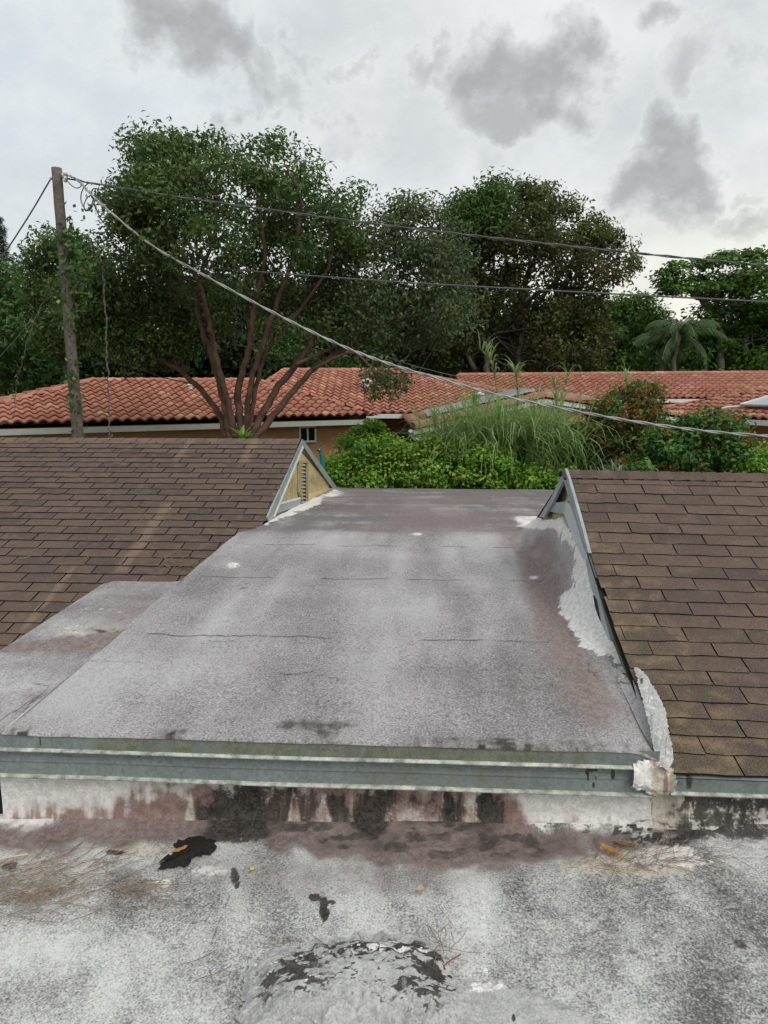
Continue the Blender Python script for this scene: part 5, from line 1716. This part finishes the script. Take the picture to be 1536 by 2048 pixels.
# tall reed-like grass
def blades(name, n, basef, hgt, width, mat, seed, lean=1.0, parent=None, droop=1.0):
    r = np.random.default_rng(seed)
    Vs, Fs, T = [], [], []
    for i in range(n):
        b = basef(r)
        h = hgt * r.uniform(.55, 1.15)
        az_ = r.uniform(0, 2 * math.pi)
        d = np.array((math.cos(az_), math.sin(az_), 0))
        side = np.array((-d[1], d[0], 0))
        e, p = r.uniform(1.2, 1.52), b
        w0 = width * r.uniform(.7, 1.3)
        k0 = len(Vs)
        S_ = 8
        cv = r.uniform(.5, 2.0) * droop
        tw = r.uniform(-.6, .6)
        for k in range(S_ + 1):
            s_ = k / S_
            ang = e - cv * s_ ** 2.2
            if k:
                p = p + (d * math.cos(ang) * lean + np.array((0, 0, math.sin(ang)))) * h / S_
            w = w0 * (1 - s_ ** 2 * .95) * .5
            sd3 = side * math.cos(tw) + d * math.sin(tw)
            Vs += [p - sd3 * w, p + sd3 * w]
            c = (np.clip(.2 + .55 * s_ + r.normal(0, .08), 0, 1), .6 if i % 9 == 0 else 0)
            T += [c, c]
        Fs += [(k0 + 2 * k, k0 + 2 * k + 1, k0 + 2 * k + 3, k0 + 2 * k + 2) for k in range(S_)]
    tc = np.zeros((len(Vs), 4))
    tc[:, :2] = T
    return link(name, mesh_np(name, Vs, np.array(Fs), mat, True, {'tint': tc}), parent)


def gbase(x0, x1, d, y=935, sp=.6):
    def f(r):
        a = r.triangular(x0, (x0 + x1) / 2, x1)
        p = P(a, y, d + r.uniform(-sp, sp))
        return p - np.array((0, 0, r.uniform(0, .7)))
    return f


gt = root('tall_grass', (*P(1000, 930, 15)[:2], -2.8), 'tall clump of arching reed grass standing above the hedge', 'grass clump')
blades('blade_mass', 1700, gbase(855, 1180, 15.0, 930), 2.1, .042, L_GRASS, 1, 1.15, gt, 1.35)
blades('blade_mass', 380, gbase(850, 1020, 14.8, 930, .4), 1.7, .036, L_GRASS, 2, 1.3, gt, 1.6)
mb = MB()
cv, stalks = [], [((1010, 900), (985, 735), (955, 690)), ((1030, 900), (1035, 780), (1028, 740)), ((1115, 900), (1112, 800), (1108, 765)), ((1115, 900), (1118, 820), (1140, 740)), ((965, 900), (955, 830), (945, 800)), ((1265, 900), (1255, 790), (1250, 740)), ((880, 905), (872, 860), (868, 830))]
for k, q in enumerate(stalks):
    pts_ = spline([P(a, b, 14.9 + .1 * k) for a, b in q], 6)
    mb.tube(pts_, [.014 - .001 * j for j in range(len(pts_))], 5)
    for j in range(3, len(pts_) - 1, 1):
        cv.append(pts_[j])
mb.obj('stalk', M_BARKG, gt)
cv = np.array(cv)
blades('blade_mass', len(cv) * 3, lambda r: cv[r.integers(len(cv))] + 0, .5, .03, L_GRASS, 3, 1.4, gt, 1.7)
wg = root('pale_grass', (*P(1240, 930, 13)[:2], -2.8), 'small tuft of pale drooping grass behind the right roof ridge', 'grass clump')
blades('blade_mass', 110, gbase(1205, 1275, 13.2, 955, .15), .62, .03, leaf_mat('pale_grass_blade', (0.13, 0.19, 0.12), (0.33, 0.42, 0.30), (0.3, 0.3, 0.2), .25), 4, 1.2, wg, 1.5)
wg2 = root('pale_grass', (*P(1180, 930, 13.4)[:2], -2.8), 'few upright pale blades beside the peak of the right roof', 'grass clump')
blades('blade_mass', 26, gbase(1165, 1210, 13.4, 950, .1), .42, .035, L_GRASS, 5, .9, wg2, .8)
fn = root('fern', (*P(490, 885, 12.6)[:2], -2.8), 'small bright fern at the foot of the big tree trunks', 'plant')
fp = P(488, 884, 12.2)
MB().tube([np.array((fp[0], fp[1], -2.8)), fp - (0, 0, .1)], .03, 6).obj('stem', M_BARK, fn)
blades('frond', 34, lambda r: fp + r.normal(0, .02, 3), .28, .045, L_HEDGE, 6, 1.5, fn, 1.1)

# ------------------------------------------------------------------ utility pole, vines and wires
DP = 12.5
pt, pb = P(113, 336, DP), P(157, 880, DP)
dirp = (pt - pb) / np.linalg.norm(pt - pb)
pbase = pb - dirp * ((pb[2] + 2.8) / dirp[2])
pole = root('utility_pole', pbase, 'leaning grey wooden utility pole with vines climbing it', 'utility pole')
limb(mb := MB(), [pbase, pb, (pt + pb) / 2, pt], .105, .078, 14, 8, .015)
mb.obj('shaft', M_POLE, pole, True)
mb = MB()
for py_, off in ((346, .10), (354, .13)):
    c0 = P(124, py_, DP)
    mb.tube([P(112, py_, DP), c0, P(131, py_ + 1, DP - .1)], .014, 6)
mb.obj('bolt', M_METAL, pole)
for a, b in ((128, 347), (131, 357)):
    c0 = P(a, b, DP - .08)
    MB().tube([c0 + (-.03, 0, -.035), c0 + (-.015, 0, -.03), c0 + (0, 0, -.01), c0 + (.01, 0, .012), c0 + (.035, 0, .03)], [.02, .042, .03, .042, .02], 10).obj('insulator', M_WHITE, pole, True)
MB().tube([P(100, 358, DP), P(113, 354, DP)], .02, 6).obj('guy_hook', M_METAL, pole)


def vine(name, pts, d, n, spread, size, label, seed, rad=.008, off=0.0):
    t = root(name, (*P(pts[-1][0], pts[-1][1], d)[:2], P(pts[-1][0], pts[-1][1], d)[2]), label, 'vine')
    r = np.random.default_rng(seed)
    sp = spline([P(a, b, d - off) for a, b in pts], 14)
    MB().tube([p_ + r.normal(0, .012, 3) for p_ in sp], rad, 5).obj('stem', M_BARKG, t)
    sp = np.array(sp)
    i = r.integers(0, len(sp), n)
    keep_ = fbm(i * .11, i * 0 + 1.3, 3, seed) > .42
    C = sp[i][keep_] + r.normal(0, spread, (keep_.sum(), 3))
    k = len(C)
    link('foliage', leaf_mesh('foliage', C, size, L_VINE, (r.uniform(.1, .9, k), np.where(r.uniform(size=k) < .07, 1, 0)), .15, .75, None, .9, .1), t)
    return t


vine('climbing_vine', [(138, 470), (133, 520), (130, 600), (142, 680), (143, 760), (153, 830), (160, 885)], DP, 300, .075, .095, 'green leafy vine winding up the utility pole', 3, .01, .1)
vine('climbing_vine', [(140, 440), (138, 475), (150, 490), (175, 520), (160, 560), (140, 590)], DP, 260, .12, .09, 'bushy upper vine tuft on the utility pole', 4, .008, .05)
vine('hanging_vine', [(206, 525), (210, 600), (214, 700), (216, 780), (219, 850), (222, 900)], 12.9, 60, .05, .06, 'thin dead vine hanging straight down right of the pole', 5, .014)
vine('hanging_vine', [(105, 575), (70, 640), (45, 720), (32, 770), (28, 830), (0, 850)], 13.5, 70, .05, .07, 'thin drooping vine left of the pole', 6, .007)


def wire(label, specs, r, mat, n=14, twist=0, sag_noise=.0):
    pts = spline([P(a, b, d) for a, b, d in specs], n)
    mb = MB()
    if twist:
        for ph in (0, math.pi):
            q = [p_ + np.array((0, math.cos(i * twist + ph), math.sin(i * twist + ph))) * r * 1.1 + rng.normal(0, r * .1, 3) for i, p_ in enumerate(pts)]
            mb.tube(q, r, 5)
    else:
        mb.tube([p_ + rng.normal(0, r * .04, 3) for p_ in pts], r, 5)
    o = mb.obj('wire', mat, None, True)
    return tag(o, label, 'wire', 'overhead wires')


wire('upper black wire running from the pole top over both trees to the right', [(131, 357, 12.4), (160, 361, 12.4), (192, 368, 12.3), (420, 403, 11.6), (768, 450, 10.6), (1080, 486, 9.8), (1400, 519, 9.1), (1640, 540, 8.6)], .0085, M_WIRE, 14, 1.3)
wire('middle thin wire crossing below the upper wire', [(205, 523, 12.9), (260, 521, 12.8), (420, 536, 12.4), (768, 562, 11.4), (1100, 581, 10.4), (1536, 604, 9.5), (1640, 609, 9.3)], .011, M_WIRE, 12)
wire('pale twisted service cable dropping from the pole across the middle houses', [(129, 347, 12.4), (155, 360, 12.35), (178, 384, 12.3), (205, 410, 12.2), (300, 488, 12.0), (420, 557, 11.7), (560, 632, 11.3), (680, 690, 11.0), (768, 724, 10.8), (880, 758, 10.5), (1010, 793, 10.2), (1150, 822, 9.9), (1300, 848, 9.6), (1460, 867, 9.3), (1640, 878, 9.0)], .0115, M_WIREL, 9, 1.1)
wire('thin dark wire running behind the tree limbs from the pole', [(192, 390, 12.6), (290, 445, 13.2), (420, 540, 14.2), (600, 630, 15.5), (770, 712, 17), (880, 745, 18), (960, 762, 18.5)], .009, M_WIRE, 10)
wire('straight guy wire from the pole top down to the left edge', [(100, 360, 12.5), (60, 428, 12.7), (15, 498, 12.9), (-60, 612, 13.2)], .012, M_WIRE, 8)
wire('lower left thin wire descending to the left edge', [(62, 640, 14), (30, 680, 14), (-30, 745, 14)], .008, M_WIRE, 6)
lp = [(142, 352), (150, 372), (160, 374), (165, 362), (150, 352)]
wire('small loop of cable at the pole top insulators', [(a, b, 12.35) for a, b in [(131, 357), (140, 368), (152, 376), (162, 372), (158, 360), (146, 355)]], .008, M_WIRE, 8)
wire('large coil of slack cable hanging beside the pole top', [(a, b, 12.3 + .05 * math.sin(i)) for i, (a, b) in enumerate([(235, 372), (200, 368), (178, 366), (165, 380), (162, 400), (170, 418), (180, 420), (190, 400), (196, 380), (186, 378), (184, 390), (192, 416), (200, 436), (208, 446)])], .010, M_WIRE, 8)
wire('second coil of slack cable beside the pole top', [(a, b, 12.28) for a, b in [(210, 412), (190, 392), (176, 394), (168, 410), (172, 422), (182, 412), (188, 398), (205, 395), (215, 408)]], .009, M_WIRE, 8)

# ------------------------------------------------------------------ the peacock behind the left gable
PD = 12.3


def peacock():
    t = root('peacock', P(640, 955, PD), 'blue-green peacock peering over the left gable beside the hedge', 'bird')
    k = 1.0
    px = [((628, 975), .06), ((634, 962), .075), ((640, 948), .060), ((643.5, 936), .040), ((644.5, 924), .030), ((643, 912), .026), ((641, 905), .024), ((639.5, 899.5), .030), ((636.5, 899.5), .018), ((632.5, 901.5), .006)]
    V, Fc = [], []
    mb = MB()
    pts_ = spline([P(a, b, PD) for (a, b), r in px], 4)
    rr = np.interp(np.linspace(0, len(px) - 1, len(pts_)), range(len(px)), [r for _, r in px])
    mb.tube(pts_, list(rr * 1.25), 12)
    m, g_ = new_mat('peacock_plumage')
    s_ = g_.n('SeparateXYZ', {0: g_.n('NewGeometry').outputs['Position']})
    nn = g_.noise(60, 4, g_.n('NewGeometry').outputs['Position'])
    c = g_.mix(g_.step(s_.outputs[2], P(640, 945, PD)[2], P(640, 925, PD)[2]), (0.06, 0.09, 0.06), (0.012, 0.13, 0.10))
    c = g_.mix(g_.step(s_.outputs[2], P(640, 911, PD)[2], P(640, 904, PD)[2]), c, (0.05, 0.07, 0.10))
    finish(g_, g_.mix(nn, c, (0.02, 0.16, 0.12)), .4, nn, .4, .01)
    # body and folded train behind the gable
    bp = spline([P(628, 975, PD), P(618, 985, PD), P(600, 990, PD + .05), P(560, 1004, PD + .1), P(500, 1022, PD + .2)], 4)
    mb.tube(bp, list(np.interp(np.linspace(0, 1, len(bp)), [0, .25, .5, 1], [.06, .10, .07, .02])), 12)
    mb.obj('body', m, t, True)
    w = MB()
    h = P(639.5, 899, PD)
    for i in range(7):
        a = (i - 3) * .16
        e = h + np.array((math.sin(a) * .05 + .008, 0, .03 + .045 * math.cos(a)))
        w.tube([h + (0, 0, .018), e], .0022, 4)
        w.tube([e - (0, 0, .006), e, e + (0, 0, .008)], [.003, .008, .003], 5)
    w.obj('crest', simple('crest_feathers', (.10, .12, .10), .6), t)
    fc = MB()
    fc.tube([h + np.array((-.012, -.026, .004)), h + np.array((-.002, -.029, .002)), h + np.array((.012, -.027, .0))], [.004, .011, .004], 6)
    fc.obj('face_patch', M_WHITE, t)
    for dx in (0, .05):
        q = P(622, 980, PD) + (dx, 0, 0)
        MB().tube([q, q - (0, 0, .13), q - (0, 0, .25)], [.02, .010, .008], 6).obj('leg', M_BROWN, t)


peacock()


# ------------------------------------------------------------------ litter on the near roof
def needles(name, n, cx, cy, sx_, sy_, length, seed, zf, ang=None, parent=None, mat=M_NEEDLE, rad=.0011, jit=.5):
    r = np.random.default_rng(seed)
    mb = MB()
    for i in range(n):
        a, b = r.normal(cx, sx_), r.normal(cy, sy_)
        p = zf(a, b)
        L = length * r.uniform(.5, 1.3)
        th = (r.uniform(0, math.pi * 2) if ang is None else ang + r.normal(0, jit))
        cv = r.normal(0, .5)
        q = [p]
        for k in range(4):
            th2 = th + cv * (k / 4)
            q.append(q[-1] + np.array((math.cos(th2), math.sin(th2), 0)) * L / 4)
        q = [np.array((w[0], w[1], p[2] + (w[1] - p[1]) * 0 + .002 + .006 * r.random() + (zfloor(w[0]) - zfloor(p[0])))) for w in q]
        mb.tube(q, rad * r.uniform(.7, 1.2), 3)
    return tag(mb.obj(name, mat, parent), kind='stuff')


fl_ = lambda a, b: np.array((*on_z(a, b, 0)[:2], zfloor(on_z(a, b, 0)[0]) - .004))
needles('pine_needles', 125, 25, 1755, 75, 32, .17, 1, fl_, .5, None, M_NEEDLE, .0014, .4)
needles('pine_needles', 26, 260, 1765, 45, 9, .14, 2, fl_, .05, None, M_NEEDLE, .0013, .4)
needles('pine_needles', 110, 1270, 1732, 75, 13, .13, 3, fl_, .15, None, M_NEEDLE, .001, .7)
needles('pine_needles', 26, 700, 1900, 260, 60, .10, 4, fl_, None)
needles('pine_needles', 16, 885, 1925, 14, 30, .07, 5, lambda a, b: fl_(a, b) + (0, 0, .03), 2.0)
slp = lambda a, b: np.array(ray_plane(a, b))


def ray_plane(a, b):
    x, y, u_, f_ = px_dir(a, b)
    t = (H - RL[1] + SL * RL[0]) / (SL * y - u_)
    return np.array((x * t, y * t, H + u_ * t))


mb = MB()
r_ = np.random.default_rng(12)
for i in range(26):
    a, b = r_.uniform(20, 480), r_.uniform(960, 1130)
    th, cvv = r_.uniform(-.4, .9), r_.normal(0, 1.0)
    q = []
    for k in range(6):
        q.append(ray_plane(a, b) + (0, 0, .017))
        a += 9 * math.cos(th + cvv * k / 5)
        b -= 6 * math.sin(th + cvv * k / 5)
    mb.tube(q, .0022, 3)
for i in range(40):
    a, b = r_.normal(370, 45), 1140 - abs(r_.normal(0, 7))
    th = r_.uniform(-.3, .5)
    mb.tube([ray_plane(a, b) + (0, 0, .02), ray_plane(a + 12, b - 6 * math.sin(th)) + (0, 0, .04), ray_plane(a + 24, b - 11 * math.sin(th)) + (0, 0, .02)], .0022, 3)
tag(mb.obj('pine_needles', M_NEEDLE), kind='stuff')


def dead_leaf(px_, py_, ang, L, Wd, mat, label, curl):
    c = fl_(px_, py_) + (0, 0, .008)
    V, Fc = [], []
    n = 8
    for i in range(n + 1):
        s_ = i / n - .5
        w = Wd * math.cos(s_ * math.pi) ** .7 * .5 + .001
        for j in (-1, -.5, 0, .5, 1):
            V.append((s_ * L, j * w, curl * (j * j * w * .9) + curl * .5 * L * (s_ ** 2) * 1.2 + .002 * math.sin(i * 2 + j)))
    for i in range(n):
        for j in range(4):
            k = i * 5 + j
            Fc.append((k, k + 1, k + 6, k + 5))
    M = Matrix.Translation(tuple(c)) @ Matrix.Rotation(ang, 4, 'Z')
    o = link('dead_leaf', mesh_np('dead_leaf', [tuple(M @ Vector(p_)) for p_ in V], Fc, mat, True))
    sm = o.modifiers.new('thickness', 'SOLIDIFY')
    sm.thickness = .0012
    return tag(o, label, 'leaf')


dead_leaf(360, 1693, .75, .065, .018, M_ORANGE, 'small dry orange leaf lying on the black tar smear', .8)
dead_leaf(1216, 1716, -.75, .075, .022, M_ORANGE, 'curled orange leaf at the foot of the wall on the right', 1.2)
dead_leaf(1230, 1722, -.35, .05, .018, M_ORANGE, 'small orange leaf fragment touching the curled orange leaf', 1.0)
dead_leaf(1248, 1706, -.25, .085, .020, M_BROWN, 'brown dry leaf right of the curled orange leaf', 1.0)
dead_leaf(504, 1733, .9, .018, .014, simple('yellow_leaf', (.5, .5, .04), .6), 'tiny yellow leaf scrap on the grey coating', .2)
dead_leaf(840, 1788, .3, .035, .022, simple('tan_leaf', (.40, .30, .20), .8), 'small crumpled tan leaf in the middle of the near roof', 1.5)
q = [fl_(-20, 1707) + (0, 0, .012), fl_(20, 1700) + (0, 0, .014), fl_(55, 1694) + (0, 0, .012)]
tag(MB().tube(q, .004, 6).obj('twig', simple('bare_twig', (.45, .37, .28), .8)), 'pale bare twig at the left edge of the near roof', 'twig')
q = [fl_(886, 1958) + (0, 0, .04), fl_(900, 1952) + (0, 0, .05), fl_(921, 1937) + (0, 0, .045)]
tag(MB().tube(q, .0022, 5).obj('twig', M_BROWN), 'short brown twig on the peeling grey patch', 'twig')
